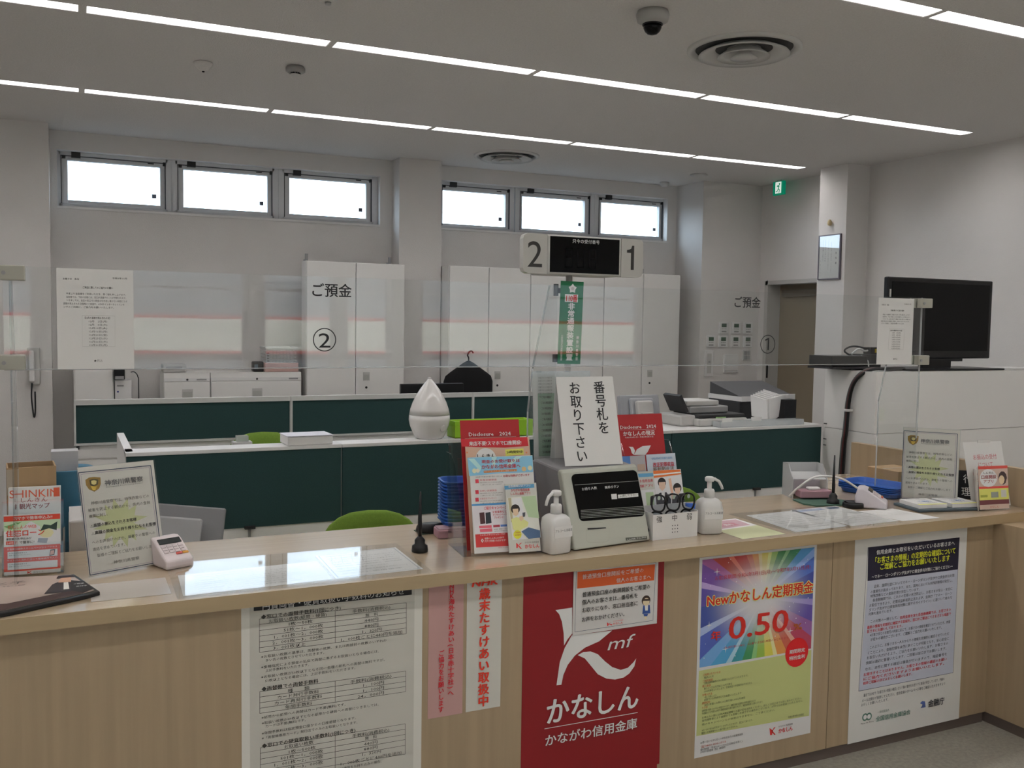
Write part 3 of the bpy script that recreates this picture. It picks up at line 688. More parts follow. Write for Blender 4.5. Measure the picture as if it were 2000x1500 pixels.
# high windows
wins = [(-.05, .805), (.865, 1.715), (1.785, 2.645), (3.318, 4.085), (4.165, 5.02), (5.09, 5.935)]
panes = [(.021, .743), (.935, 1.656), (1.856, 2.577), (3.337, 4.03), (4.218, 4.95), (5.150, 5.885)]
for i, ((a, b_), (p0, p1)) in enumerate(zip(wins, panes)):
    a, b_, p0, p1 = [q*1.0065 for q in (a, b_, p0, p1)]; z0, z1 = (2.684, 3.129) if i < 3 else (2.694, 3.139)
    o = struct('window_%d' % (i+1), B(p0-.01, p1+.01, 6.048, 6.054, 2.705, 3.07, GLASS))
    mb = MB(); e0 = a-.035 if i not in (0, 3) else a-.012; e1 = b_+.035 if i not in (2, 5) else b_+.04
    mb.box(e0, a+.02, 6.005, 6.11, z0-.01, z1+.005, SASH); mb.box(b_-.02, e1, 6.005, 6.11, z0-.01, z1+.005, SASH)
    mb.box(a, b_, 6.005, 6.11, z1-.035, z1+.005, SASH); mb.box(a, b_, 6.005, 6.11, z0-.01, z0+.015, SASH)
    mb.obj('window_frame', o, bevel=.003)
    mb = MB(); mb.box(a+.018, p0, 6.022, 6.08, z0+.014, z1-.034, SASH); mb.box(p1, b_-.018, 6.022, 6.08, z0+.014, z1-.034, SASH)
    mb.box(p0, p1, 6.022, 6.08, 3.059, z1-.034, SASH); mb.box(p0, p1, 6.022, 6.08, z0+.014, 2.729, SASH); mb.obj('sash', o, bevel=.003)
    MB().box(a+.1, a+.17, 5.985, 6.02, z1-.05, z1-.005, BLACKM).box(a+.03, a+.055, 6.0, 6.02, z1-.06, z1-.035, BLACKM).box(b_-.04, b_-.018, 6.0, 6.02, z1-.06, z1-.03, BLACKM).obj('window_catch', o)
    MB().box(p1-.1, p1-.05, 6.018, 6.022, 3.078, 3.086, BLACKM).obj('maker_plate', o)
    MB().box(p1-.066, p1-.030, 6.043, 6.047, 2.79, 2.826, mat('window sticker', (.12, .13, .17), .7)).obj('sticker', o)
    mb = MB(); SL = mat('window seal', (.06, .065, .075), .6)
    for q in (a+.018, b_-.024): mb.box(q, q+.006, 6.0, 6.02, z0+.012, z1-.034, SL)
    mb.box(a+.02, b_-.02, 6.0, 6.02, z1-.040, z1-.035, SL); mb.obj('seal', o)
for i, (x0, x1, z0, z1) in enumerate(bays):
    struct('trim_%d' % (i+1), B(x0, x1, YB-.012, YB+.09, z0-.02, z0, WHITE2))
# street outside the shop windows
tag(MB().box(-9, 12, -17, -15, 0, 7.5, mat('street facade', (.30, .29, .28), .9)).box(-9, 12, -15.1, -15, 1.0, 1.3, mat('street facade band', (.36, .20, .19), .9)).obj('building', label='low grey building across the street behind the photographer', cat='building'), kind=None)
tag(B(-14, 16, -15, -7.4, -.12, -.1, mat('asphalt', (.05, .05, .05), .9)).obj('street', kind='structure'))

# ================================================================== strip lights
LENS = mat('lamp lens', (1, .975, .972), .5, emit=LAMP); REFL = mat('white reflector', (.85, .85, .84), .5)
def strip(x0, x1, y, label, group):
    t = thing('ceiling_strip_light', label, 'ceiling light', ((x0+x1)/2, y, ZC), 0, group)
    mb = MB(); h = .075
    mb.box(x0, x1, y-HW, y-HW+.004, ZC+.002, ZC+h, REFL); mb.box(x0, x1, y+HW-.004, y+HW, ZC+.002, ZC+h, REFL)
    mb.box(x0, x0+.004, y-HW+.004, y+HW-.004, ZC+.002, ZC+h, REFL); mb.box(x1-.004, x1, y-HW+.004, y+HW-.004, ZC+.002, ZC+h, REFL)
    mb.obj('housing', t)
    B(x0+.004, x1-.004, y-HW+.004, y+HW-.004, ZC+h-.012, ZC+h, LENS).obj('diffuser', t)
ordn = ['right end', 'second from the right', 'third from the right', 'fourth from the right', 'fifth from the right', 'sixth from the right', 'seventh from the right', 'eighth from the right']
rown = {2: 'row cut by the top edge', 3: 'middle row', 4: 'row closest to the windows'}
for j, (y, s) in enumerate(ROWS):
    for k in range(7):
        x1 = XR+s*.2-PITCH*k-(.016 if k else 0); x0 = XR+s*.2-PITCH*(k+1)+.016
        if x0 < -3.2: continue
        if j in rown:
            lab = 'recessed white strip light at the right end of the %s' % rown[j] if k == 0 else 'recessed white strip light, %s in the %s' % (ordn[k], rown[j])
            strip(x0, x1, y, lab, 'ceiling strip lights')
        else: strip(x0, x1, y, 'recessed white strip light over the customer area behind the photographer', 'ceiling strip lights over the customer area')
# ------------------------------------------------------------------ other things on the ceiling
VENT = mat('grey painted vent', (.62, .61, .59), .5)
VENTD = mat('dark vent throat', (.09, .09, .09), .8)
def diffuser(x, y, r, label):
    t = thing('air_diffuser', label, 'ceiling vent', (x, y, ZC), 0, 'round ceiling vents')
    M = Matrix.Translation((x, y, ZC))
    MB().lathe([(r*.86, .0), (r*.9, -.018), (r, -.012), (r*1.0, .0)], VENT, M=M, n=56, cap=False).obj('outer_ring', t)
    MB().lathe([(r*.85, -.001), (r*.3, -.0015)], VENTD, M=M, n=48, cap=False).obj('throat', t)
    MB().lathe([(r*.5, -.003), (r*.66, -.03), (r*.8, -.038), (r*.78, -.03), (r*.6, -.004)], VENT, M=M, n=48, cap=False).obj('cone', t)
    MB().lathe([(r*.2, -.003), (r*.34, -.035), (r*.46, -.05), (r*.44, -.04), (r*.28, -.004)], VENT, M=M, n=48, cap=False).obj('cone', t)
    MB().lathe([(r*.08, -.002), (r*.15, -.035), (r*.24, -.055), (r*.001, -.056)], VENT, M=M, n=32, cap=False).obj('centre_cone', t)
diffuser(3.403, 1.474, .31, 'large round grey air vent near the dome camera')
diffuser(3.65, 5.13, .30, 'round air vent in the ceiling close to the high windows')
t = thing('dome_camera', 'dome security camera with black bubble hanging from ceiling', 'security camera', (2.613, 1.185, ZC))
M = Matrix.Translation((2.613, 1.185, ZC))
MB().lathe([(.075, -.001), (.082, -.02), (.075, -.05), (.05, -.062)], mat('camera shell', (.40, .395, .38), .5), M=M).obj('shell', t)
MB().lathe([(.05, -.062), (.05, -.068)], BLACK, M=M).obj('collar', t)
MB().lathe([(.045, -.068), (.044, -.082), (.037, -.097), (.024, -.109), (.008, -.114)], SCREEN, M=M).obj('bubble', t)
t = thing('motion_sensor', 'small white dome sensor on ceiling left of the square detector', 'sensor', (.758, 3.204, ZC))
M = Matrix.Translation((.758, 3.204, ZC)); MB().lathe([(.055, -.001), (.058, -.008), (.05, -.02), (.028, -.045), (.01, -.052)], CEIL, M=M).obj('dome', t); MB().lathe([(.009, -.052), (.006, -.058)], BLACK, M=M, n=12).obj('lens', t)
t = thing('smoke_detector', 'round smoke detector with slotted underside, right of the dome sensor', 'smoke detector', (1.271, 3.03, ZC))
M = Matrix.Translation((1.271, 3.03, ZC)); MB().lathe([(.05, -.001), (.058, -.012), (.058, -.03), (.045, -.038)], mat('detector shell', (.34, .33, .32), .5), M=M).obj('body', t)
mb = MB()
for i in range(10): a = i*math.pi/5; mb.box(-.004, .004, .02, .03, -.048, -.036, BLACK, M @ Matrix.Rotation(a, 4, 'Z'))
mb.lathe([(.034, -.048), (.03, -.052)], VENT, M=M); mb.obj('grille', t)
t = thing('sprinkler_rose', 'small round ceiling fitting at the top edge of the view', 'ceiling fitting', (1.15, 1.76, ZC))
M = Matrix.Translation((1.15, 1.76, ZC)); MB().lathe([(.046, -.001), (.044, -.01), (.022, -.014)], CEIL, M=M).obj('rose', t); MB().lathe([(.016, -.014), (.014, -.026), (.004, -.028)], STEEL, M=M, n=16).obj('head', t)
tag(MB().lathe([(.085, -.001), (.09, -.008), (.06, -.012)], VENT, M=Matrix.Translation((5.79, 5.136, ZC))).obj('speaker_grille'), 'flat round ceiling speaker grille above the grey wall panels', 'ceiling speaker')
tag(MB().lathe([(.05, -.001), (.048, -.03), (.03, -.045)], VENT, M=Matrix.Translation((5.79, 5.74, ZC))).obj('heat_detector'), 'little round detector on ceiling beside the rightmost high window', 'detector')

# ------------------------------------------------------------------ on the right wall and pillars
EXG = mat('exit green', (.0, .24, .13), .5, emit=.35); EXW = mat('exit white', (.75, .85, .78), .5, emit=.5)
t = thing('exit_sign', 'green running man exit sign hanging above the doorway', 'exit sign', (6.72, 5.0, ZC-.16))
Mx = Matrix(((0, .0, -1, 6.70), (-1, 0, 0, 5.08), (0, 1, 0, ZC-.15), (0, 0, 0, 1)))
MB().box(6.70, 6.735, 4.925, 5.085, ZC-.155, ZC-.015, EXG).obj('light_box', t, bevel=.003)
B(6.705, 6.73, 4.98, 5.03, ZC-.015, ZC, LGREY).obj('mount', t)
mb = MB(); q = lambda pts, m, z=.0012: mb.flat([(a, b_) for a, b_ in pts], z, m, Mx)
q([(.035, .012), (.125, .012), (.125, .128), (.035, .128)], EXW)
mb.flat([(.098+.011*math.cos(a*.52), .106+.011*math.sin(a*.52)) for a in range(12)], .0016, EXG, Mx)
q([(.06, .092), (.092, .096), (.1, .086), (.086, .06), (.074, .058), (.078, .08), (.058, .08)], EXG, .0016)
q([(.086, .064), (.104, .046), (.1, .016), (.09, .016), (.093, .042), (.074, .056)], EXG, .0016)
q([(.074, .06), (.062, .036), (.044, .034), (.044, .026), (.068, .028), (.084, .056)], EXG, .0016)
mb.obj('running_man_symbol', t)
tag(MB().lathe([(.001, -.03), (.016, -.026), (.022, -.008), (.018, .014), (.008, .028)], mat('cream bell', (.62, .5, .28), .4), M=Matrix.Translation((6.562, 4.103, 2.748)), n=18).obj('chime'), 'little cream chime on white pillar above the framed notice', 'chime')
t = thing('framed_notice', 'framed notice with vertical writing hung on the white pillar', 'framed notice', (6.57, 4.1, 2.2))
Mp = Matrix(((0, 0, -1, 6.572), (-1, 0, 0, 4.245), (0, 1, 0, 2.21), (0, 0, 0, 1)))
B(.008, .277, .012, .416, -.008, .002, PAPER, Mp).obj('paper', t)
FRM = mat('violet grey frame', (.16, .14, .17), .4)
MB().box(0, .01, 0, .425, -.012, .008, FRM, Mp).box(.275, .285, 0, .425, -.012, .008, FRM, Mp).box(.01, .275, 0, .01, -.012, .008, FRM, Mp).box(.01, .275, .415, .425, -.012, .008, FRM, Mp).obj('frame', t)
B(.01, .275, .01, .415, .003, .005, clear('frame glass', gain=2.0), Mp).obj('glazing', t)
mb = MB(); IK = ink('#4a464c')
mb.vchars('告知書', .232, .27, .13, .018, IK, .0025, Mp, .02); mb.vchars('当金庫は次の業務を行っております', .17, .36, .06, .011, IK, .0025, Mp); mb.vchars('預金の受入れ及び資金の貸付け', .13, .36, .09, .010, IK, .0025, Mp)
mb.vchars('為替取引その他の業務', .09, .38, .17, .012, IK, .0025, Mp); mb.vchars('預金等は保護の対象です', .06, .38, .18, .011, IK, .0025, Mp); mb.vchars('令和五年', .03, .2, .05, .010, IK, .0025, Mp); mb.obj('lettering', t)
# thermostats and switches on the right back pillar
LCD = mat('green lcd', (.035, .085, .05), .3)
def thermostat(x, z, label):
    t = thing('air_conditioner_remote', label, 'wall control', (x+.06, 5.43, z), 0, 'wall controls with green screens')
    B(x, x+.118, 5.425, 5.44, z-.125, z, WHITE2).obj('body', t, bevel=.004)
    B(x+.028, x+.092, 5.4235, 5.426, z-.058, z-.018, LCD).obj('screen', t)
    mb = MB()
    for i in range(3): mb.box(x+.03+i*.022, x+.044+i*.022, 5.4225, 5.426, z-.078, z-.071, GREY)
    mb.box(x+.03, x+.09, 5.4235, 5.426, z-.11, z-.096, GREY); mb.obj('buttons', t)
for i, x in enumerate((6.325, 6.49, 6.652)): thermostat(x, 1.80, 'small white wall control with green screen, %s of the top row of three' % ('left', 'middle', 'right')[i])
for i, x in enumerate((6.16, 6.322, 6.487, 6.652)): thermostat(x, 1.654, 'small white wall control with green screen, %s of the lower row of four' % ('first from left', 'second from left', 'third from left', 'last')[i])
t = thing('intercom', 'tall narrow white wall intercom below the lower wall controls', 'intercom', (6.2, 5.43, 1.21)); B(6.147, 6.258, 5.425, 5.44, 1.215, 1.497, WHITE2).obj('body', t, bevel=.004)
B(6.175, 6.23, 5.423, 5.426, 1.25, 1.46, LGREY).obj('panel', t); B(6.19, 6.214, 5.421, 5.424, 1.36, 1.38, GREY).obj('button', t)
t = thing('switch_box', 'square white wall box right of the narrow intercom', 'wall box', (6.5, 5.43, 1.25)); B(6.398, 6.59, 5.425, 5.44, 1.255, 1.452, WHITE2).obj('body', t, bevel=.004); B(6.41, 6.58, 5.423, 5.426, 1.27, 1.275, GREY).obj('lid_line', t)
t = thing('light_switch', 'grey six-rocker light switch at the right end of the wall controls', 'light switch', (6.7, 5.43, 1.38)); B(6.651, 6.754, 5.427, 5.44, 1.384, 1.497, LGREY).obj('plate', t, bevel=.003)
mb = MB()
for i in range(3):
    for j in range(2): mb.box(6.664+i*.027, 6.687+i*.027, 5.422, 5.428, 1.396+j*.05, 1.436+j*.05, mat('switch grey', (.36, .36, .36), .5))
mb.obj('rockers', t)
# ================================================================== furniture at the back
SEAM = mat('dark gap', (.09, .09, .088), .7)
def cup(mb, x, y, z, w=.06, h=.075):
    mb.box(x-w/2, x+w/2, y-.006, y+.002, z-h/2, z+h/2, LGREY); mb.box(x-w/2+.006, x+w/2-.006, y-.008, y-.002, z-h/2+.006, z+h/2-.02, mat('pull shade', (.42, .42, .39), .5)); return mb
def cabinet(name, label, x0, x1, y0, y1, z0, z1, leaves, handles=(), hz=1.25, group=None, cat='cabinet'):
    t = thing(name, label, cat, ((x0+x1)/2, (y0+y1)/2, z0), 0, group)
    B(x0, x1, y0+.02, y1, z0, z1, WHITE).obj('body', t)
    for i, (a, b_) in enumerate(leaves):
        dr = B(a+.004, b_-.004, y0, y0+.02, z0+.04, z1-.006, WHITE).obj('door', t, bevel=.002)
        if i in handles:
            cup(MB(), b_-.1 if handles[i] else a+.1, y0, hz).obj('handle', dr)
            MB().lathe([(.011, 0), (.011, .003)], BLACKM, M=Matrix.Translation((b_-.1 if handles[i] else a+.1, y0, hz-.1)) @ Matrix.Rotation(R(90), 4, 'X'), n=12).obj('lock', dr)
    return t
YC = 5.5
cabinet('tall_cabinet', 'tall white cupboard standing left of the middle pillar', 1.905, 2.81, YC, 5.69, 0, 2.275, [(1.905, 2.35), (2.35, 2.81)], {1: 0})
xs = [3.25, 3.655, 4.10, 4.515, 4.93, 5.40, 5.86]
for i, lab in enumerate(('tall white cupboard just right of the middle pillar', 'tall white cupboard behind the number display', 'tall white cupboard next to the right back pillar')):
    cabinet('tall_cabinet', lab, xs[2*i], xs[2*i+2], YC, 5.9, 0, 2.285, [(xs[2*i], xs[2*i+1]), (xs[2*i+1], xs[2*i+2])], {1: 0} if i == 0 else ({1: 0} if i == 2 else {0: 0}), group='tall white cupboards along the back wall')
def lateral(x0, x1, label):
    t = thing('low_cabinet', label, 'cabinet', ((x0+x1)/2, 5.7, 0), 0, 'low white cabinets below the left windows')
    B(x0, x1, YC+.02, 5.9, 0, 1.295, WHITE).obj('body', t)
    B(x0+.003, x1-.003, YC+.008, YC+.02, 1.225, 1.25, WHITE2).obj('top_rail', t)
    zz = [(.9, 1.22), (.58, .895), (.05, .575)]
    for a, b_ in zz:
        dr = B(x0+.004, x1-.004, YC, YC+.02, a, b_, WHITE).obj('drawer', t, bevel=.002)
        cup(MB(), (x0+x1)/2, YC, b_-.1, .085, .075).obj('handle', dr)
    MB().lathe([(.009, 0), (.009, .004)], BLACKM, M=Matrix.Translation(((x0+x1)/2, YC+.008, 1.238)) @ Matrix.Rotation(R(90), 4, 'X'), n=12).obj('lock', t)
    B(x1-.11, x1-.03, YC+.006, YC+.01, 1.232, 1.244, GREY).obj('maker_plate', t)
lateral(.72, 1.09, 'narrow low white drawer cabinet left of the wide one'); lateral(1.095, 1.862, 'wide low white drawer cabinet carrying the white basket')
t = thing('low_cabinet', 'plain low white cabinet beside the left pillar under the wall', 'cabinet', (.19, 5.7, 0)); B(.04, .338, 5.52, 5.9, 0, 1.42, WHITE).obj('body', t, bevel=.003); B(.05, .33, YC, 5.52, .05, 1.40, WHITE).obj('door', t, bevel=.002)
t = thing('time_recorder', 'black topped white time recorder right of the plain low cabinet', 'time recorder', (.4, 5.6, 0))
B(.345, .47, 5.5, 5.75, .7, 1.24, WHITE2).obj('body', t, bevel=.004); B(.336, .418, 5.46, 5.6, 1.245, 1.345, BLACK).obj('reader', t, bevel=.008); B(.345, .41, 5.455, 5.462, 1.25, 1.275, GREY).obj('slot', t)
B(.36, .372, 5.496, 5.501, 1.14, 1.152, mat('blue mark', (.03, .06, .3), .5)).obj('mark', t); B(.36, .41, 5.496, 5.501, 1.19, 1.2, GREY).obj('plate', t)
mb = MB(); mb.tube(cr([(.47, 5.6, 1.3), (.5, 5.6, 1.3), (.525, 5.6, 1.26), (.53, 5.6, 1.15), (.53, 5.6, .3)]), .004, BLACKM); mb.obj('cable', t)
B(.345, .47, 5.52, 5.74, 0, .7, WHITE2).obj('stand', t)
# on the low cabinets
def basket(x0, x1, y0, y1, z0, z1, m, name, label):
    t = thing(name, label, 'basket', ((x0+x1)/2, (y0+y1)/2, z0)); e = .012
    mb = MB(); mb.box(x0+e, x1-e, y0+e, y1-e, z0, z0+.01, m)
    n = 9
    for i in range(n+1):
        xx = x0+(x1-x0-.008)*i/n
        for yy in (y0, y1-.006): mb.box(xx, xx+.008, yy, yy+.006, z0, z1, m)
    for i in range(6):
        zz = z0+(z1-z0-.012)*i/5
        mb.box(x0, x1, y0, y0+.006, zz, zz+.01, m); mb.box(x0, x1, y1-.006, y1, zz, zz+.01, m); mb.box(x0, x0+.006, y0, y1, zz, zz+.01, m); mb.box(x1-.006, x1, y0, y1, zz, zz+.01, m)
    mb.obj('mesh_side', t); mb = MB()
    mb.box(x0-.008, x1+.008, y0-.008, y0+.008, z1, z1+.014, m); mb.box(x0-.008, x1+.008, y1-.008, y1+.008, z1, z1+.014, m); mb.box(x0-.008, x0+.008, y0, y1, z1, z1+.014, m); mb.box(x1-.008, x1+.008, y0, y1, z1, z1+.014, m)
    mb.obj('rim', t); B(x0+.03, x1-.03, y0+.03, y1-.03, z0+.011, z1-.03, PAPER).obj('contents', t)
basket(1.56, 1.83, 5.53, 5.78, 1.375, 1.50, mat('white wire basket', (.66, .67, .66), .4), 'wire_basket', 'white mesh basket stacked on the pink tray by the tall cupboard')
tag(MB().box(1.55, 1.84, 5.52, 5.79, 1.296, 1.375, mat('pale pink plastic', (.58, .38, .34), .5)).obj('plastic_tray', bevel=.006), 'pale pink plastic tray under the white mesh basket', 'tray')
t = thing('desk_phone', 'dark little device with lit display on the wide low cabinet', 'phone', (1.5, 5.62, 1.295)); B(1.46, 1.55, 5.58, 5.68, 1.296, 1.385, BLACKM).obj('body', t, bevel=.01); B(1.47, 1.5, 5.576, 5.581, 1.32, 1.36, mat('dim blue screen', (.14, .2, .24), .3)).obj('display', t)
t = thing('paper_shredder', 'grey flat topped machine on the narrow low cabinet', 'office machine', (.82, 5.66, 1.295)); B(.72, .905, 5.56, 5.78, 1.296, 1.365, LGREY).obj('body', t, bevel=.012); B(.74, .87, 5.556, 5.561, 1.325, 1.345, GREY).obj('slot', t)
# on top of the tall cupboards: fixing brackets
for x, lab in ((1.93, 'dark wall bracket on top left of the left tall cupboard'), (2.7, 'small dark wall bracket on top of the left tall cupboard near pillar'), (5.45, 'small dark wall bracket atop the cupboards by the right pillar')):
    tag(MB().box(x-.012, x+.012, 5.6, 5.68 if x < 3 else 5.85, 2.276 if x < 3 else 2.286, 2.292, GREY).box(x-.012, x+.012, 5.6, 5.62, 2.29, 2.34, GREY).obj('wall_bracket'), lab, 'bracket')
# wall phone on the left pillar
t = thing('wall_intercom', 'white wall intercom with handset on the left pillar', 'intercom', (-.24, 5.6, 1.21))
B(-.29, -.2, 5.59, 5.63, 1.21, 1.5, LGREY).obj('body', t, bevel=.006); B(-.278, -.24, 5.56, 5.595, 1.23, 1.48, WHITE2).obj('handset', t, bevel=.012); MB().tube(cr([(-.26, 5.59, 1.22), (-.265, 5.59, 1.1), (-.25, 5.6, .95), (-.24, 5.61, 1.0), (-.24, 5.62, 1.15)]), .006, BLACKM).obj('cord', t)
# jacket on a hanger on the cupboard handle
t = thing('jacket', 'black jacket on a black hanger hung on the tall cupboards', 'jacket', (3.42, 5.40, .6))
JK = mat('black jacket cloth', (.006, .006, .007), .95)
mb = MB(); sec = [(1.392, .015, .02), (1.37, .055, .045), (1.34, .10, .055), (1.31, .147, .06), (1.28, .192, .062), (1.25, .232, .065), (1.2, .25, .07), (.9, .25, .075), (.62, .26, .08)]
V = []; F = []; n = 20
for z, a, b_ in sec:
    for i in range(n):
        th = 2*math.pi*i/n; V.append((3.41+a*math.copysign(abs(math.cos(th))**.8, math.cos(th)), 5.40+b_*math.sin(th), z))
for j in range(len(sec)-1):
    for i in range(n): F.append((j*n+i, j*n+(i+1) % n, (j+1)*n+(i+1) % n, (j+1)*n+i))
F.append(tuple(range(n))); F.append(tuple((len(sec)-1)*n+i for i in range(n))[::-1])
mb.add(V, F, JK, smooth=True); mb.obj('coat_body', t)
MB().tube(cr([(3.41, 5.40, 1.37), (3.41, 5.40, 1.42), (3.40, 5.40, 1.445), (3.415, 5.40, 1.475), (3.44, 5.40, 1.485), (3.458, 5.40, 1.465)]), .007, BLACK).obj('hanger', t)
tag(B(3.40, 3.47, 5.49, 5.498, 1.46, 1.51, WHITE2).obj('wall_hook', bevel=.003), 'white hook plate on the cupboard door above the jacket', 'hook')

# ================================================================== rear desk row with green screens
CAP = mat('pale grey rail', (.60, .60, .58), .4)
def rear_unit(x0, x1, label):
    t = thing('desk_with_screen', label, 'desk', ((x0+x1)/2, 4.1, 0), 0, 'rear desks with green screens')
    B(x0, x1, 3.80, 3.83, .94, 1.185, GREEN).obj('green_screen', t)
    mb = MB(); mb.box(x0, x1, 3.79, 3.84, 1.185, 1.217, CAP); mb.box(x0, x1, 3.79, 3.84, .925, .94, CAP); mb.box(x0, x0+.012, 3.792, 3.84, .94, 1.185, CAP); mb.box(x1-.005, x1, 3.792, 3.84, .94, 1.185, CAP); mb.obj('screen_frame', t)
    mb = MB(); mb.box(x0, x1, 3.81, 3.86, .0, .92, WHITE); mb.box(x0+.004, x1-.004, 3.80, 3.81, .84, .9, WHITE2); mb.box(x0+.004, x1-.004, 3.802, 3.81, .04, .825, WHITE); mb.obj('back_panel', t)
    B(x0, x1, 3.86, 4.55, .70, .73, WHITE2).obj('worktop', t); B(x0, x0+.03, 3.86, 4.5, 0, .70, WHITE).obj('side_panel', t); B(x1-.03, x1, 3.86, 4.5, 0, .70, WHITE).obj('side_panel', t)
    B(x0+.012, x0+.03, 3.795, 3.8, .9, .925, BLACKM).obj('cable_slot', t)
rear_unit(.03, 1.403, 'rear desk with dark green screen, the left one'); rear_unit(1.405, 2.78, 'rear desk with dark green screen behind the humidifier'); rear_unit(2.782, 3.45, 'rear desk with dark green screen, right one behind the acrylic divider')
def monitor(name, label, x, y, zt, w, h, rz, m, zb, back=True, tilt=-6):
    t = thing(name, label, 'monitor', (x, y, zb), R(rz))
    M = Matrix.Translation((0, 0, zt-zb-h/2)) @ Matrix.Rotation(R(tilt), 4, 'X')
    MB().box(-w/2, w/2, -.02, .02, -h/2, h/2, m, M).obj('screen_case', t, local=True, bevel=.006)
    if back:
        B(-w*.3, w*.3, -.05, -.018, -h*.3, h*.36, m, M).obj('rear_housing', t, local=True, bevel=.012)
        B(-.06, .06, -.085, -.045, -h/2+.02, .04, LGREY, M).obj('stand_neck', t, local=True, bevel=.01)
        B(-.04, .04, -.11, -.06, .0, zt-zb-h/2-.02, LGREY).obj('stand_post', t, local=True)
    else: B(-.04, .04, -.0, .04, 0, zt-zb-h/2, m).obj('stand_post', t, local=True)
    B(-w/2+.015, w/2-.015, .019, .022, -h/2+.015, h/2-.015, SCREEN, M).obj('display', t, local=True)
    MB().lathe([(.11, 0), (.11, .01), (.04, .016)], m, n=24).obj('stand_base', t, local=True)
monitor('computer_monitor', 'black monitor top showing above the rear green screen', 2.62, 4.25, 1.262, .53, .32, 0, BLACK, .73, back=False, tilt=0)
# ================================================================== front desk row
def front_unit(x0, x1, label, depth, left=False):
    t = thing('desk_with_screen', label, 'desk', ((x0+x1)/2, 2.3, 0), 0, 'front desks with green screens')
    B(x0+.003, x1-.003, 1.9, 1.915, .722, 1.108, GREEN).obj('green_screen', t)
    mb = MB(); mb.box(x0, x1, 1.896, 1.896+depth, 1.098, 1.116, WHITE2); mb.obj('top_ledge', t, bevel=.002)
    mb = MB(); mb.box(x0, x1, 1.915, 1.94, 0, 1.098, WHITE); mb.box(x0, x1, 1.905, 1.915, .02, .722, WHITE); mb.obj('back_panel', t)
    if left: B(x0, x0+.035, 1.94, 2.75, 0, 1.116, WHITE2).obj('side_panel', t)
    else: B(x0, x0+.02, 1.94, 2.6, 0, .70, WHITE).obj('side_panel', t)
    B(x1-.02, x1, 1.94, 2.6, 0, .70, WHITE).obj('side_panel', t)
    B(x0, x1, 1.94, 2.65, .70, .73, WHITE2).obj('worktop', t)
    if depth > .3: B(x0+.01, x1-.01, 1.94, 1.896+depth-.01, .73, 1.098, WHITE).obj('cabinet_body', t)
    xc = x0+(x1-x0)*.55
    mb = MB(); mb.box(xc-.025, xc+.025, 1.88, 1.9, .716, .73, BLACKM); mb.box(xc-.006, xc+.006, 1.9, 1.906, .62, .72, GREY); mb.obj('bracket', t)
front_unit(.237, 1.26, 'front desk with green screen, left one carrying the white booklet', .15, True)
front_unit(1.262, 3.285, 'front desk with long green screen carrying the humidifier', .15)
front_unit(3.287, 4.465, 'front desk with green screen and deep white top, beside the tall white cabinet', .45)
# things on the front ledge
t = thing('humidifier', 'white teardrop humidifier standing on the front desk ledge', 'humidifier', (1.772, 2.0, 1.116))
HP = mat('glossy white plastic', (.74, .72, .70), .18, coat=.4)
MB().lathe([(.07, 0), (.078, .006), (.092, .035), (.106, .07), (.112, .1), (.110, .128)], HP, n=40).obj('base', t, local=True)
MB().lathe([(.1105, .129), (.104, .16), (.092, .195), (.074, .232), (.055, .264), (.036, .29), (.02, .309), (.012, .318), (.011, .324)], HP, n=40).obj('tank', t, local=True)
MB().lathe([(.01, .324), (.01, .33), (.006, .332)], mat('spout hole', (.5, .47, .46), .4), n=16).obj('spout', t, local=True)
MB().lathe([(.019, 0), (.019, .008), (.015, .011)], HP, M=Matrix.Rotation(R(25), 4, 'Z') @ Matrix.Translation((0, -.098, .062)) @ Matrix.Rotation(R(105), 4, 'X'), n=24).obj('dial', t, local=True)
t = thing('document_box', 'lime green box on the ledge half hidden behind the red brochure', 'box', (2.13, 2.0, 1.116))
mb = MB(); mb.box(1.895, 2.365, 1.93, 1.936, 1.117, 1.208, LIME); mb.box(1.895, 2.365, 2.04, 2.046, 1.117, 1.208, LIME); mb.box(1.895, 1.901, 1.936, 2.04, 1.117, 1.208, LIME); mb.box(2.359, 2.365, 1.936, 2.04, 1.117, 1.208, LIME); mb.box(1.895, 2.365, 1.93, 2.046, 1.1165, 1.121, LIME); mb.obj('box_shell', t)
B(1.91, 2.35, 1.95, 2.03, 1.122, 1.18, PAPER).obj('documents', t)
t = thing('booklet', 'thick white booklet lying on the left front desk ledge', 'booklet', (1.1, 1.98, 1.116), R(2))
B(-.115, .115, -.075, .09, .001, .045, PAPER).obj('pages', t, local=True, bevel=.004); B(-.118, .118, -.078, .092, .045, .05, mat('pale lilac cover', (.66, .65, .72), .4)).obj('cover', t, local=True, bevel=.002)
t = thing('tape_dispenser', 'small clear holder on the ledge left of the white booklet', 'holder', (.82, 2.3, .73)); B(.78, .88, 2.28, 2.34, .731, 1.10, LGREY).obj('body', t, bevel=.004); B(.8, .86, 2.28, 2.33, 1.10, 1.13, ACRE).obj('lid', t)
monitor('computer_monitor', 'grey monitor seen from behind, left of the black and grey printer', 3.37, 2.4, 1.29, .30, .17, 0, mat('silver plastic', (.34, .35, .37), .4), 1.117, tilt=-12)
t = thing('printer', 'grey and black printer with open trays on the front desk top', 'printer', (3.75, 2.16, 1.116))
B(3.56, 3.94, 2.005, 2.30, 1.117, 1.165, LGREY).obj('base', t, bevel=.01); B(3.46, 3.60, 2.06, 2.30, 1.117, 1.185, LGREY).obj('side_unit', t, bevel=.012)
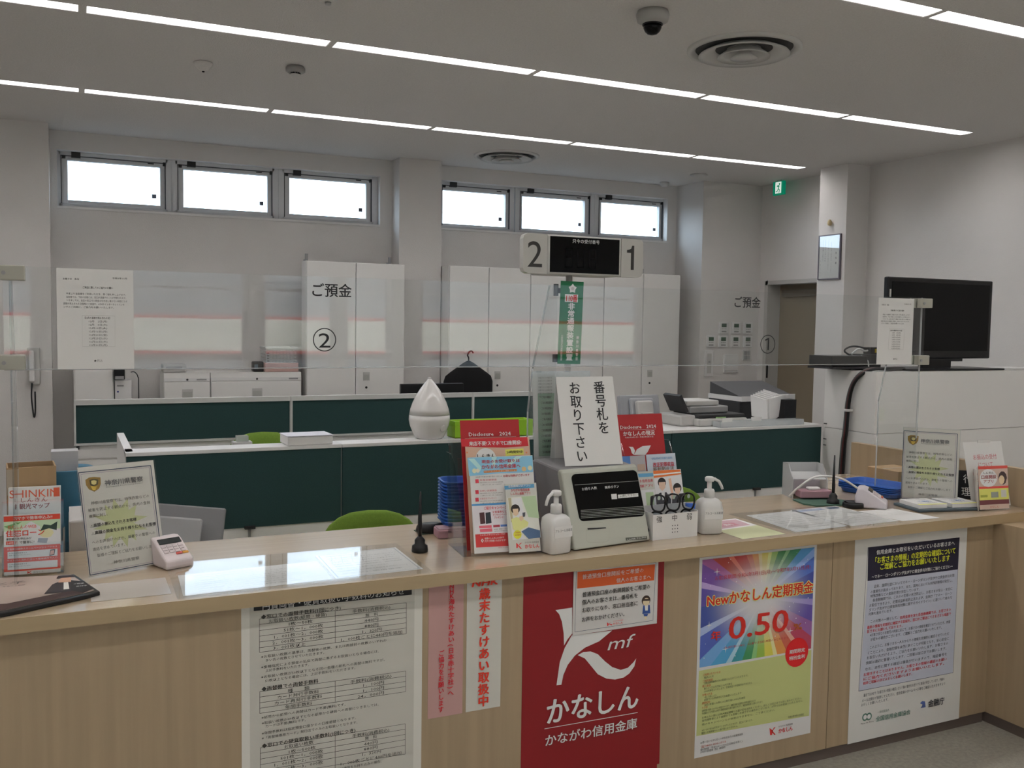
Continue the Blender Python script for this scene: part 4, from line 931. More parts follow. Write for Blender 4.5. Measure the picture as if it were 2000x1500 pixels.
B(3.57, 3.93, 2.02, 2.30, 1.167, 1.19, BLACKM).obj('output_tray', t, bevel=.006); B(3.56, 3.86, 2.1, 2.32, 1.192, 1.235, GREY).obj('carriage', t, bevel=.008); B(3.55, 3.80, 2.12, 2.34, 1.237, 1.27, LGREY).obj('cover', t, bevel=.008)
MB().box(-.01, .01, -.09, .09, -.04, .08, BLACKM, Matrix.Translation((3.5, 2.16, 1.24)) @ Matrix.Rotation(R(-28), 4, 'Y')).obj('paper_support', t); B(3.70, 3.78, 2.02, 2.06, 1.166, 1.176, mat('pale green sticker', (.35, .6, .25), .6)).obj('sticker', t)
t = thing('acrylic_tray', 'shallow clear acrylic tray on the right front desk top', 'tray', (4.05, 1.99, 1.116))
mb = MB(); a0, a1, b0, b1, z0, z1 = 3.66, 4.33, 1.92, 1.998, 1.117, 1.152
mb.box(a0, a1, b0, b1, z0, z0+.004, ACRE); mb.box(a0, a1, b0, b0+.004, z0, z1, ACRE); mb.box(a0, a1, b1-.004, b1, z0, z1, ACRE); mb.box(a0, a0+.004, b0, b1, z0, z1, ACRE); mb.box(a1-.004, a1, b0, b1, z0, z1, ACRE); mb.obj('tray_shell', t)
for x in (3.70, 3.93): B(x, x+.08, 1.955, 1.96, z0+.005, z1+.02, PAPER).obj('name_slip', t)
t = thing('document_holder', 'black holder full of white papers beside the tall white cabinet', 'document holder', (4.4, 2.2, 1.116))
B(4.36, 4.46, 2.14, 2.34, 1.117, 1.26, BLACK).obj('box_file', t)
mb = MB()
for i in range(6):
    Mq = Matrix.Translation((4.25+i*.024, 2.2+i*.012, 1.117)) @ Matrix.Rotation(R(-12+i*2.4), 4, 'Y') @ Matrix.Rotation(R(8), 4, 'X'); mb.box(0, .004, -.02, .14, 0, .15+.006*i, PAPER, Mq); mb.box(.0, .16, -.004, 0, 0, .145+.006*i, PAPER, Mq)
mb.obj('paper_bundle', t)
t = thing('shredder', 'dark topped office machine between the doorway and the tall white cabinet', 'office machine', (4.65, 2.55, 0))
B(4.45, 4.95, 2.72, 3.1, 0, 1.20, BLACKM).obj('body', t, bevel=.01); B(4.45, 4.95, 2.70, 3.1, 1.20, 1.235, WHITE2).obj('lid', t); MB().prism([(0, 0), (.36, 0), (.36, .09)], -.5, mat('dark grey plastic', (.07, .07, .075), .5), Matrix(((0, 0, -1, 4.45), (1, 0, 0, 2.72), (0, 1, 0, 1.236), (0, 0, 0, 1)))).obj('feed_cover', t)
# chairs
def chair(label, x, y, ztop, rz=0):
    t = thing('office_chair', label, 'chair', (x, y, 0), R(rz), 'green office chairs'); h = ztop
    mb = MB(); V = []; F = []; nu, nv = 24, 12
    for j in range(nv+1):
        p = math.pi*j/nv-math.pi/2
        for i in range(nu):
            th = 2*math.pi*i/nu; c = abs(math.cos(p))**.75
            cx = math.copysign(abs(math.cos(th))**.8, math.cos(th)); sx = math.sin(th)
            xx = .235*c*cx; V.append((xx, .035*c*sx-.05*(xx/.235)**2+.02, h-.2+.2*math.copysign(abs(math.sin(p))**.8, math.sin(p))))
    for j in range(nv):
        for i in range(nu): F.append((j*nu+i, j*nu+(i+1) % nu, (j+1)*nu+(i+1) % nu, (j+1)*nu+i))
    mb.add(V, F, MOSS, smooth=True); mb.obj('backrest', t, local=True)
    B(-.23, .23, .1, .52, h-.49, h-.42, MOSS).obj('seat', t, local=True, bevel=.03, seg=3)
    mb = MB(); mb.tube([(0, .07, h-.25), (0, .1, h-.4), (0, .3, h-.5)], .02, BLACKM); mb.obj('back_bracket', t, local=True)
    MB().lathe([(.025, .06), (.025, h-.49)], GREY, c=(0, .3, 0), n=16).obj('gas_lift', t, local=True)
    for k in range(5):
        a = k*2*math.pi/5; ex, ey = .28*math.cos(a), .3+.28*math.sin(a)
        lg = MB().tube([(0, .3, .1), (ex, ey, .07)], [.025, .016], BLACKM).obj('leg', t, local=True)
        MB().lathe([(.028, -.012), (.028, .012)], BLACK, M=Matrix.Translation((ex, ey, .03)) @ Matrix.Rotation(a, 4, 'Z') @ Matrix.Rotation(R(90), 4, 'X'), n=14).obj('caster', lg, local=True)
chair('green office chair with its back to the counter, left of the brochure rack', 1.19, 1.17, .912)
chair('green office chair mostly hidden behind the right brochure rack', 2.78, 1.2, .92)
chair('green office chair behind the white booklet at the left desk', 1.06, 2.95, 1.07)
# ================================================================== tall cabinet with the television
t = thing('tall_partition_cabinet', 'tall white cabinet by the counter end that carries the television', 'cabinet', (5.3, 1.68, 0))
B(4.47, 7.0-.15, 1.46, 1.89, .0, 1.098, WHITE).obj('lower_body', t); B(4.47, 6.85, 1.46, 1.89, 1.101, 1.480, WHITE).obj('upper_body', t)
for z in (.98, 1.02, 1.12): B(4.466, 4.47, 1.86, 1.885, z, z+.006, SEAM).obj('hinge', t)
t = thing('television', 'black flat television standing on the tall white cabinet', 'television', (5.24, 1.66, 1.48))
MB().box(4.753, 5.722, 1.66, 1.70, 1.553, 2.08, BLACK).obj('case', t, bevel=.008)
B(4.785, 5.69, 1.657, 1.661, 1.605, 2.05, SCREEN).obj('screen', t); B(5.1, 5.36, 1.67, 1.71, 1.49, 1.56, BLACK).obj('stand_neck', t); B(4.82, 5.67, 1.50, 1.86, 1.481, 1.493, BLACK).obj('stand_base', t, bevel=.005)
B(5.0, 5.45, 1.655, 1.69, 1.535, 1.553, BLACK).obj('speaker_bar', t); MB().box(4.765, 4.775, 1.655, 1.66, 1.95, 2.0, LGREY).obj('side_label', t)
t = thing('video_recorder', 'flat black recorder box on the left end of the tall cabinet', 'recorder', (4.45, 1.75, 1.48))
B(4.30, 4.60, 1.66, 1.86, 1.505, 1.572, BLACK).obj('body', t, bevel=.003); B(4.30, 4.62, 1.655, 1.87, 1.490, 1.503, BLACKM).obj('shelf_plate', t)
for x in (4.48, 4.58): B(x, x+.03, 1.68, 1.84, 1.481, 1.49, BLACKM).obj('foot', t)
t = thing('modem', 'black modem with yellow tag and loose cables beside the recorder', 'modem', (4.72, 1.8, 1.48))
B(4.625, 4.80, 1.74, 1.86, 1.482, 1.58, BLACKM).obj('body', t, bevel=.004); B(4.70, 4.80, 1.74, 1.80, 1.581, 1.625, BLACK).obj('adapter', t, bevel=.004); B(4.74, 4.77, 1.737, 1.741, 1.59, 1.615, mat('yellow tag', (.6, .45, .03), .6)).obj('tag', t)
mb = MB(); mb.tube(cr([(4.62, 1.73, 1.50), (4.56, 1.72, 1.55), (4.50, 1.76, 1.60), (4.60, 1.78, 1.63), (4.74, 1.76, 1.605)]), .006, BLACK); mb.tube(cr([(4.55, 1.75, 1.58), (4.60, 1.74, 1.615), (4.68, 1.76, 1.60), (4.76, 1.76, 1.62)]), .006, mat('pale cable', (.6, .6, .6), .5)); mb.tube(cr([(4.60, 1.72, 1.572), (4.63, 1.69, 1.54), (4.63, 1.68, 1.49)]), .004, mat('pale cable', (.6, .6, .6), .5)); mb.obj('cable', t)
t = thing('cable_bundle', 'black cable bundle running down the white cabinet to the counter', 'cable', (4.44, 1.6, .95))
mb = MB()
for k, m in ((0, BLACK), (1, mat('dark red cable', (.09, .02, .02), .5)), (2, mat('grey cable', (.10, .11, .11), .5))):
    o = k*.016; mb.tube(cr([(4.85-.02*k, 1.60+o, 1.492), (4.62, 1.52+o, 1.494), (4.50, 1.54+o, 1.488), (4.445, 1.60+o*.5, 1.42), (4.44, 1.64+o*.6, 1.30), (4.44, 1.655+o*.7, 1.1), (4.44, 1.67+o*.8, .94), (4.44, 1.69+o, .3)]), .0095, m)
mb.obj('cable_strand', t); MB().lathe([(.028, -.008), (.028, .008)], PLAST, c=(4.441, 1.648, 1.23), n=12).obj('cable_tie', t)
mb = MB()
for i in range(3): mb.box(5.75+.01*i, 6.05, 1.5, 1.75, 1.4805+.004*i, 1.4835+.004*i, PAPER)
tag(mb.obj('paper_stack'), 'loose white papers on the tall cabinet right of the television', 'paper')
# ================================================================== the counter
ZT = .945
t = thing('service_counter', 'long pale maple bank counter running across the foreground', 'counter', (1.5, .3, 0))
mb = MB(); mb.prism([(-3.19, -.036), (3.898, -.036), (3.898, 1.07), (3.42, 1.07), (3.42, .695), (-3.19, .695)], .04, WOODX, Matrix.Translation((0, 0, ZT-.04))); mb.obj('countertop', t)
B(-3.19, 3.898, -.04, -.036, ZT-.042, ZT, WOODE).obj('edge_band', t)
for a, b_ in ((-3.19, -.86), (-.858, 2.743), (2.746, 3.67)): B(a, b_, 0, .03, .05, ZT-.041, WOOD).obj('front_panel', t)
B(2.743, 2.746, .004, .03, .05, ZT-.041, SEAM).obj('panel_joint', t)
B(-3.19, 3.67, .012, .03, 0, .05, KICK).obj('kick_board', t)
mb = MB(); mb.box(-3.19, 3.66, .60, .63, 0, ZT-.041, WOOD); mb.obj('back_panel', t)
B(3.67, 3.895, -2.0, .0, .05, .903, WOOD).obj('end_panel', t); B(3.682, 3.895, -2.0, .03, 0, .05, KICK).obj('kick_board', t)
tag(B(3.9, 3.94, -2.0, 1.075, .0, 1.118, WOOD).obj('side_screen'), 'maple side screen closing the right end of the counter', 'partition')
# white low partition at the far left end
tag(B(-1.2, -.21, .5, .62, ZT, 1.56, WHITE2).obj('left_partition', bevel=.004), 'white low partition at the far left end of the counter', 'partition')
# ------------------------------------------------------------------ acrylic screens
def divider(x, label):
    t = thing('acrylic_divider', label, 'acrylic screen', (x, .3, ZT), 0, 'acrylic dividers standing on the counter')
    poly = [(.262, ZT+.001), (.488, ZT+.001), (.486, 1.25), (.487, 1.40), (.47, 1.48), (.45, 1.57), (.32, 1.884), (.262, 1.884)]
    M = Matrix(((0, 0, 1, x), (1, 0, 0, 0), (0, 1, 0, 0), (0, 0, 0, 1)))
    MB().prism(poly, .005, ACR, M).obj('sheet', t)
    mb = MB()
    for a, b_ in zip(poly[1:6], poly[2:7]): mb.tube([(x+.0025, a[0]+.002, a[1]), (x+.0025, b_[0]+.002, b_[1])], .0035, ACRE, n=6)
    if x > 3: mb.tube([(x+.0025, .26, 1.25), (x+.0025, .26, 1.884)], .004, ACRE, n=6)
    mb.obj('polished_edge', t); return t
divider(-.15, 'clear acrylic divider at the left end of the hanging sheet'); divider(1.62, 'clear acrylic divider with sloping edge left of the green strip sign'); divider(3.47, 'clear acrylic divider at the right end by the clamps')
t = thing('acrylic_sheet', 'long clear acrylic sheet hung above the counter with black lettering', 'acrylic screen', (1.6, .26, 1.585))
B(-.165, 3.49, .255, .259, 1.587, 1.884, ACR).obj('sheet', t)
MB().tube([(-.165, .257, 1.587), (3.49, .257, 1.587)], .0022, ACRE, n=6).obj('lower_edge', t)
MG = Matrix(((1, 0, 0, 0), (0, 0, -1, .2545), (0, 1, 0, 0), (0, 0, 0, 1)))
LT = mat('black lettering', (.012, .012, .013), .6)
ONE = {'1': '１', '2': '2'}
def numeral_one(x, y, h, wd, m, z, M):
    return MB().flat([(x, y), (x+wd*.42, y), (x+wd*.42, y+h), (x+wd*.14, y+h), (x+wd*.02, y+h*.88), (x-wd*.22, y+h*.83), (x-wd*.55, y+h*.81), (x-wd*.55, y+h*.70), (x, y+h*.70)], z, m, M)
for n_, x0, x1, xr in (('2', .715, .853, .762), ('1', 2.418, 2.556, 2.600)):
    mb = MB(); mb.chars('ご預金', x0, 1.841, x1-x0, .047, LT, 0, MG, .02, res=4); mb.obj('lettering', t)
    mb = MB(); ci = []; zc = 1.679 if n_ == '2' else 1.672; ro, ri = .0385, .0352
    V = []; F = []; N = 48
    for i in range(N):
        a = 2*math.pi*i/N; V += [(xr+ro*math.cos(a), zc+ro*math.sin(a), 0), (xr+ri*math.cos(a), zc+ri*math.sin(a), 0)]
    for i in range(N): j = (i+1) % N; F.append((2*i, 2*j, 2*j+1, 2*i+1))
    mb.add(V, F, LT, MG); n_ == '2' and mb.chars('2', xr-.0225, zc, .045, .068, LT, 0, MG, .012, res=4)
    if n_ == '1':
        mb.flat([(xr-.001, zc-.024), (xr+.006, zc-.024), (xr+.006, zc+.026), (xr+.001, zc+.026), (xr-.014, zc+.02), (xr-.014, zc+.014), (xr-.001, zc+.018)], 0, LT, MG)
    mb.obj('window_number', t)
for lab, a, z in (('upper left', -.173, 1.843), ('lower left', -.176, 1.588), ('upper right', 3.435, 1.838), ('lower right', 3.43, 1.584)):
    c = thing('clamp', 'beige clamp gripping the acrylic sheet, %s corner' % lab, 'clamp', (a+.03, .24, z), 0, 'beige clamps')
    MB().box(a, a+.066, .225, .2535, z, z+.042, BEIGE).obj('jaw', c, bevel=.003); MB().box(a, a+.066, .2605, .285, z, z+.042, BEIGE).obj('rear_jaw', c, bevel=.003)
    MB().lathe([(.006, 0), (.006, .004)], GREY, M=Matrix.Translation((a+.012, .225, z+.02)) @ Matrix.Rotation(R(90), 4, 'X'), n=10).obj('screw', c)
NT = ink('#4c4a48')
def notice(x0, x1, z0, z1, label):
    M = Matrix(((1, 0, 0, x0), (0, 0, -1, .2525), (0, 1, 0, z0), (0, 0, 0, 1))); W, H = x1-x0, z1-z0
    mb = MB().box(0, W, 0, H, -.0005, .0002, PAPER, M)
    T = lambda s, x, y, wd, sz, b=0: mb.chars(s, x*W, y*H, wd*W, sz, NT, .0006, M, b, res=1)
    T('お客さま　各位', .08, .895, .21, .006, .02); T('令和6年11月', .72, .915, .20, .006, .02); T('ご来店に際してのご協力のお願い', .33, .815, .4, .0075, .02)
    for i, s in enumerate(('平素より当金庫をご利用いただき、厚く御礼申し上げます。', '当金庫では、下記の日程には、窓口が混雑することが予想されます。', 'つきましては、当日の窓口での現金お引き出し等少ない時間になる', '混雑が見込まれる日程等にご来店や、ATMやインターネットバンキ', 'ングのご利用に、ご協力をお願いいたします。')): T(s, .08+(.04 if i < 3 else 0), .75-i*.033, .8-(.12 if i == 4 else 0), .0068, .01)
    T('【12月の混雑が見込まれる日】', .34, .513, .36, .007, .02)
    for i, s in enumerate(('12月　2日(月)', '12月　5日(木)', '12月10日(火)', '12月16日(月)', '12月20日(金)', '12月25日(水)', '12月26日(木)', '12月30日(月)')): T(s, .4, .478-i*.034, .25, .0068)
    mb.box(.32*W, .75*W, .535*H, .537*H, .0003, .0005, ink('#a5a39f'), M).box(.32*W, .75*W, .225*H, .227*H, .0003, .0005, ink('#a5a39f'), M).box(.32*W, .322*W, .225*H, .537*H, .0003, .0005, ink('#a5a39f'), M).box(.748*W, .75*W, .225*H, .537*H, .0003, .0005, ink('#a5a39f'), M)
    mb.flat([(.47*W, .085*H), (.485*W, .095*H), (.5*W, .085*H), (.495*W, .075*H), (.475*W, .072*H)], .0006, NT, M); T('かなしん', .505, .085, .075, .009, .02)
    return mb.obj('notice_sheet', label=label, cat='notice', group='white notices on the acrylic sheet')
notice(-.027, .181, 1.588, 1.883, 'white typed notice on the acrylic sheet above the left counter end')
notice(3.203, 3.415, 1.586, 1.878, 'white typed notice on the acrylic sheet in front of the television')
# ------------------------------------------------------------------ queue number display
t = thing('number_display', 'queue number display with black screen between numerals 2 and 1', 'number display', (1.77, .42, ZT))
DSP = mat('display case', (.52, .51, .48), .4)
MD = Matrix(((1, 0, 0, 1.53), (0, 0, -1, .36), (0, 1, 0, 1.925), (0, 0, 0, 1)))
MB().box(.10, .425, .004, .152, -.14, 0, DSP, MD).obj('display_case', t, bevel=.006)
MB().box(.112, .414, .012, .146, .0, .002, SCREEN, MD).obj('screen', t)
for nm, a, b_ in (('2', 0, .10), ('1', .425, .525)):
    mb = MB(); rr = .02; pts = []
    L_ = nm == '2'
    pts = [(a+rr, .004), (a+.006, .01), (a, .004+rr), (a, .152-rr), (a+.006, .146), (a+rr, .152), (b_, .152), (b_, .004)] if L_ else [(a, .004), (a, .152), (b_-rr, .152), (b_-.006, .146), (b_, .152-rr), (b_, .004+rr), (b_-.006, .01), (b_-rr, .004)]
    mb.prism(pts[::-1], -.03, DSP, MD); mb.obj('number_panel', t)
    NUM = mat('dark grey numeral', (.035, .033, .032), .6)
    (MB().chars('2', a+.014, .080, .070, .138, NUM, .0006, MD, .0, res=6) if L_ else numeral_one(a+.043, .033, .094, .034, NUM, .0006, MD)).obj('numeral', t)
DG = mat('dim segment', (.0065, .0065, .007), .5, spec=.1)
mb = MB().chars('只今の受付番号', .205, .132, .12, .0165, ink('#d8d8d4'), .003, MD, .01, res=3)
for i in range(3):
    x = .175+.052*i
    for q in ((0, .1, .032, .106), (0, .066, .032, .071), (0, .03, .032, .036), (0, .03, .005, .106), (.027, .03, .032, .106)): mb.box(x+q[0], x+q[2], q[1], q[3], .002, .0024, DG, MD)
mb.obj('caption', t)
MB().lathe([(.0125, .001), (.0125, .985)], LGREY, c=(1.764, .43, ZT), n=20).obj('pole', t); MB().lathe([(.06, 0), (.06, .012), (.02, .02)], LGREY, c=(1.764, .43, ZT+.0005), n=28).obj('pole_base', t)
t = thing('alarm_notice_strip', 'green vertical alarm notice strip fixed to the display pole', 'sign', (1.75, .41, 1.585))
GRN = mat('sign green', (.0, .17, .062), .5)
MS = Matrix(((1, .028, 0, 1.703), (0, 0, -1, .4), (-.02, 1, 0, 1.590), (0, 0, 0, 1)))
B(0, .1, 0, .318, -.0015, 0, GRN, MS).obj('strip_plate', t)
mb = MB(); st = []
for i in range(10): a = math.pi/2+i*math.pi/5; r_ = .019 if i % 2 == 0 else .0125; st.append((.052+r_*math.cos(a), .290+r_*math.sin(a)))
mb.flat(st, .0006, ink('w'), MS); mb.flat([(.052+.007*math.cos(i*.7), .290+.007*math.sin(i*.7)) for i in range(9)], .001, ink('#b0aca8'), MS)
mb.box(.02, .077, .238, .268, .0004, .0006, ink('w'), MS); mb.chars('110番', .022, .253, .053, .03, ink('#c01820'), .001, MS, .035, res=3)
mb.vchars('非常通報装置設置', .05, .236, .012, .031, ink('w'), .0006, MS, .05, res=3); mb.vchars('神奈川県警察', .083, .110, .012, .0115, ink('w'), .0006, MS, .02); mb.vchars('公益社団法人日本防犯設備協会', .015, .112, .012, .0095, ink('w'), .0006, MS, .02)
mb.obj('lettering', t)
mb = MB(); mb.box(1.690, 1.704, .404, .418, 1.85, 1.895, BLACKM); mb.box(1.69, 1.804, .4025, .4174, 1.596, 1.626, BLACKM); mb.box(1.70, 1.80, .4025, .417, 1.86, 1.88, BLACKM); mb.obj('mounting_clip', t)
# ------------------------------------------------------------------ left end of the counter
t = thing('leaflet_stand', 'acrylic leaflet stand at the left counter end, in front of the cardboard box', 'leaflet stand', (-.1, .43, ZT))
ML = frame((-.185, .415, ZT), -4, 6); k = .001
mb = MB(); mb.box(-.005, .165, .004, .23, -.004, -.0015, ACR, ML); mb.box(-.005, .165, .002, .10, .0045, .006, ACR, ML); mb.box(-.005, .165, .0, .004, -.07, .006, ACR, ML); mb.box(-.005, -.002, .004, .14, -.06, .006, ACR, ML); mb.box(.162, .165, .004, .14, -.06, .006, ACR, ML); mb.obj('holder', t)
RED = '#c4402c'
ML = ML @ Matrix.Diagonal((1, .9, 1, 1)); mb = MB(); mb.box(.0, .156, .006, .21, -.001, .002, PAPER, ML); MLz = ML @ Matrix.Translation((0, 0, .0022)); fl = lambda p, c, z=0: mb.flat(p, z, ink(c), MLz)
fl([(0, .188), (.156, .188), (.156, .206), (0, .206)], RED, .0003); mb.chars('スマホで簡単申込み!!', .025, .197, .11, .013, ink('w'), .0008, MLz, .02)
fl([(0, .155), (.156, .155), (.156, .188), (0, .188)], '#b4c8a8', .0003); fl([(0, .105), (.156, .105), (.156, .155), (0, .155)], '#e8e4dc', .0003); fl([(0, .172), (.05, .186), (.02, .16)], '#6a9a60', .0005); fl([(.05, .166), (.075, .185), (.1, .166), (.1, .156), (.05, .156)], '#f0f0ec', .0005)
mb.chars('かなしんのWEB', .01, .168, .08, .015, ink(RED), .0008, MLz, .02); mb.chars('住宅ローン', .005, .147, .108, .024, ink(RED), .0009, MLz, .03); mb.chars('事前審査お申込みが', .006, .128, .07, .0085, NT, .0008, MLz, .02)
fl([(.006, .109), (.038, .109), (.038, .121), (.006, .121)], RED, .0005); mb.chars('24時間', .008, .115, .028, .009, ink('w'), .0009, MLz); mb.chars('で簡単に!', .042, .115, .042, .011, NT, .0008, MLz, .03)
fl([(.118+.02*math.cos(i*.6), .142+.016*math.sin(i*.6)) for i in range(10)], '#e8c8a0', .0006); fl([(.1, .15), (.11, .172), (.13, .168), (.148, .18), (.146, .15), (.125, .158)], '#2c4038', .0009); fl([(.092, .112), (.118, .108), (.122, .124), (.095, .126)], '#8c94a0', .0009)
fl([(0, .018), (.156, .018), (.156, .102), (0, .102)], RED, .0003)
for z0, z1, s in ((.062, .086, '当金庫の借換えホームページからアクセス'), (.024, .048, 'サイト内の流れに沿って簡単操作で入力')):
    fl([(.01, z0), (.148, z0), (.148, z1), (.01, z1)], '#ece6e0', .0006); mb.chars(s, .008, z1+.008, .14, .007, ink('w'), .0008, MLz); mb.chars('お申込みは簡単です', .014, z1-.006, .05, .005, NT, .0009, MLz); mb.chars('画面の案内にしたがってください', .014, z1-.013, .06, .005, NT, .0009, MLz)
fl([(.125, .063), (.139, .065), (.142, .085), (.128, .084)], '#3c3838', .0009); fl([(.127, .066), (.138, .068), (.139, .082), (.129, .081)], '#e0a098', .0012)
fl([(.064, .006), (.069, .011), (.066, .016), (.064, .016)], RED, .0004); fl([(.076, .006), (.07, .011), (.076, .016), (.072, .016), (.067, .011), (.073, .006)], RED, .0004); mb.chars('かなしん', .08, .011, .03, .008, ink('#7a7470'), .0006, MLz)
mb.obj('leaflet', label='red and white home loan leaflet stacked in the leaflet stand at left', cat='leaflet')
ML2 = frame((-.172, .45, ZT+.163), -4, 6); mb = MB(); mb.box(0, .145, -.08, .105, -.001, .002, PAPER, ML2); mb.box(0, .145, -.08, .105, -.02, -.0015, PAPER, ML2)
z = .0026; mb.chars('SHINKIN', .002, .086, .14, .034, ink('#c8583c'), z, ML2, .012); mb.box(.126, .143, .072, .1, .002, .0023, ink('#c8583c'), ML2); mb.chars('しんきん', .03, .065, .08, .016, ink('#7c3030'), z, ML2, .01); mb.chars('観光マップ', .03, .046, .085, .018, ink('#7c3030'), z, ML2, .03)
mb.obj('map_booklet', label='white and red tourist map booklets standing behind the home loan leaflet', cat='booklet')
t = thing('cardboard_box', 'open cardboard box behind the map booklets at the left counter end', 'box', (-.1, .56, ZT), R(3))
mb = MB(); M = Matrix.Translation((-.1, .52, ZT)) @ Matrix.Rotation(R(4), 4, 'Z')
for a in ((-.078, .06, -.03, -.026), (-.078, .06, .09, .094), (-.078, -.074, -.026, .09), (.056, .06, -.026, .09)): mb.box(*a, .001, .325, CARD, M)
mb.box(-.074, .056, -.026, .09, .001, .005, CARD, M); mb.obj('box_wall', t); B(-.079, -.045, -.032, -.03, .24, .32, mat('tape', (.42, .35, .27), .4), M).obj('tape', t)
t = thing('waste_bin', 'blue plastic bin behind the cardboard box at left', 'bin', (-.015, .9, .60))
BB = mat('turquoise blue plastic', (.05, .19, .30), .45); MB().lathe([(.07, .0), (.075, .25), (.088, .56), (.1, .572), (.097, .575), (.084, .56), (.07, .02)], BB, c=(-.015, 1.04, .61), n=28).obj('bin_body', t); B(-.06, .03, 1.0, 1.08, .64, 1.25, mat('grey folder', (.45, .45, .46), .6)).obj('folder', t)
tag(B(-.16, .14, .76, 1.2, .56, .6, LGREY).obj('side_table'), 'light grey side table edge behind the left counter end', 'table'); B(-.14, .12, .8, 1.16, 0, .56, LGREY).obj('table_body', bpy.data.objects['side_table'])
t = thing('printer', 'small white and black printer behind the left police notice', 'printer', (.07, .8, .8))
B(-.005, .16, .72, .92, .90, 1.045, LGREY).obj('case', t, bevel=.006); B(.005, .15, .725, .9, .8, .90, BLACKM).obj('base', t); MB().prism([(0, 0), (.12, 0), (.12, .025), (.03, .04)], .16, WHITE2, Matrix(((0, 0, 1, -.003), (1, 0, 0, .74), (0, 1, 0, 1.045), (0, 0, 0, 1)))).obj('lid', t)
B(.0, .16, .715, .95, .6, .8, LGREY).obj('stand', t)
MB().tube([(0, .73, .92), (-.03, .72, .93), (-.035, .73, .96), (-.02, .74, .98), (-.03, .75, .96)], .004, BLACK).obj('cable', t)
t = thing('computer_monitor', 'grey monitor seen from behind, beyond the left card terminal', 'monitor', (.42, .86, .72), R(-8))
M = Matrix.Translation((.395, .88, .915)) @ Matrix.Rotation(R(-9), 4, 'Z') @ Matrix.Rotation(R(7), 4, 'Y') @ Matrix.Rotation(R(-30), 4, 'X'); MG2 = mat('mid grey plastic', (.17, .17, .175), .5)
MB().box(-.17, .13, -.015, .02, -.11, .13, MG2, M).obj('screen_case', t, bevel=.008); MB().box(-.14, .05, -.05, -.014, -.09, .07, GREY, M).obj('rear_housing', t, bevel=.01); B(-.15, .11, .0202, .0215, -.09, .11, SCREEN, M).obj('display', t)
B(.36, .46, .84, .94, .735, .9, GREY).obj('stand_post', t); MB().lathe([(.1, 0), (.1, .012), (.04, .02)], GREY, c=(.41, .9, .721), n=24).obj('stand_base', t)
tag(B(.25, .75, .72, 1.1, .70, .72, WHITE2).obj('desk_shelf'), 'white staff shelf behind the counter under the left monitor', 'shelf'); B(.27, .73, .76, 1.08, 0, .70, WHITE2).obj('shelf_support', bpy.data.objects['desk_shelf'])
# police notices on stands
def police(A, rot, tilt, label, s=1):
    t = thing('notice_stand', label, 'notice stand', A, R(rot), 'police notices in acrylic stands')
    M = frame((0, 0, 0), 0, tilt) @ Matrix.Diagonal((s, 1, 1, 1)); M = Matrix.Translation((0, 0, .004)) @ M
    mb = MB(); mb.box(-.002, .248, 0, .339, -.006, -.002, ACR, M); mb.box(-.002, .248, 0, .339, .0045, .0065, ACR, M); mb.obj('acrylic_sheet', t, local=True)
    f = MB(); f.box(-.002*s, .246*s, .0, .10, -.0035, -.001, ACR); f.obj('foot', t, local=True)
    p = MB().box(.0, .246, .002, .337, -.001, .0005, mat('police notice paper', (.70, .66, .60), .6), M); p.prints('policeL', M, .0007, .00025); p.obj('printed_sheet', t, local=True)
police((.051, .306, ZT), 22.7, 13, 'upright police notice with gold badge, left of the card terminal')
police((3.512, .37, ZT), -50, 3, 'upright police notice with gold badge at the right counter end', .97)
# lying photo tray
t = thing('photo_tray', 'shallow black tray holding a card picturing a person in a hat', 'tray', (-.06, .2, ZT))
TR = [(-.33, .40), (.01, .33), (.075, .10), (.04, .075), (-.16, -.02), (-.33, -.03)]
mb = MB(); mb.prism(TR, .012, BLACK, Matrix.Translation((0, 0, ZT+.0005))); mb.obj('tray_base', t, bevel=.003)
mb = MB(); mb.prism([(-.32, .385), (0, .32), (.06, .115), (.03, .09), (-.16, .0), (-.32, -.015)], .0008, mat('pale pink card', (.50, .40, .34), .4), Matrix.Translation((0, 0, ZT+.013)))
zz = ZT+.0143; fl = lambda p, c, z=0: mb.flat(p, zz+z, ink(c))
fl([(-.32, .09), (-.16, .06), (.02, .14), (.05, .12), (.03, .09), (-.16, .0), (-.32, -.015)], '#3c2824', .0002)
fl([(-.07, .12), (-.05, .22), (-.03, .25), (.02, .23), (.02, .14), (-.02, .12)], '#2a2224', .0004); fl([(-.035, .235), (-.025, .30), (0, .29), (.0, .23)], '#b89078', .0006); fl([(-.04, .285), (-.035, .315), (.0, .31), (.012, .285)], '#2a2224', .0008); fl([(-.02, .15), (-.02, .23), (-.008, .23), (-.005, .15)], '#c8c4bc', .0007)
fl([(.0, .13), (.0, .25), (.035, .22), (.058, .125), (.03, .1)], '#1c1818', .0005)
mb.chars('金と子', -.25, .28, .13, .035, NT, zz+.0005, I4); mb.chars('年金のご相談', -.18, .245, .06, .012, NT, zz+.0005, I4); mb.chars('ご相談', .005, .2, .03, .014, ink('w'), zz+.001, I4); mb.chars('受付中', .012, .17, .03, .014, ink('w'), zz+.001, I4)
mb.obj('picture_card', t)
tag(B(.05, .262, .04, .23, ZT+.0004, ZT+.001, mat('thin cream paper', (.56, .51, .46), .3)).obj('paper_sheet'), 'pale paper lying in front of the left police notice', 'paper')
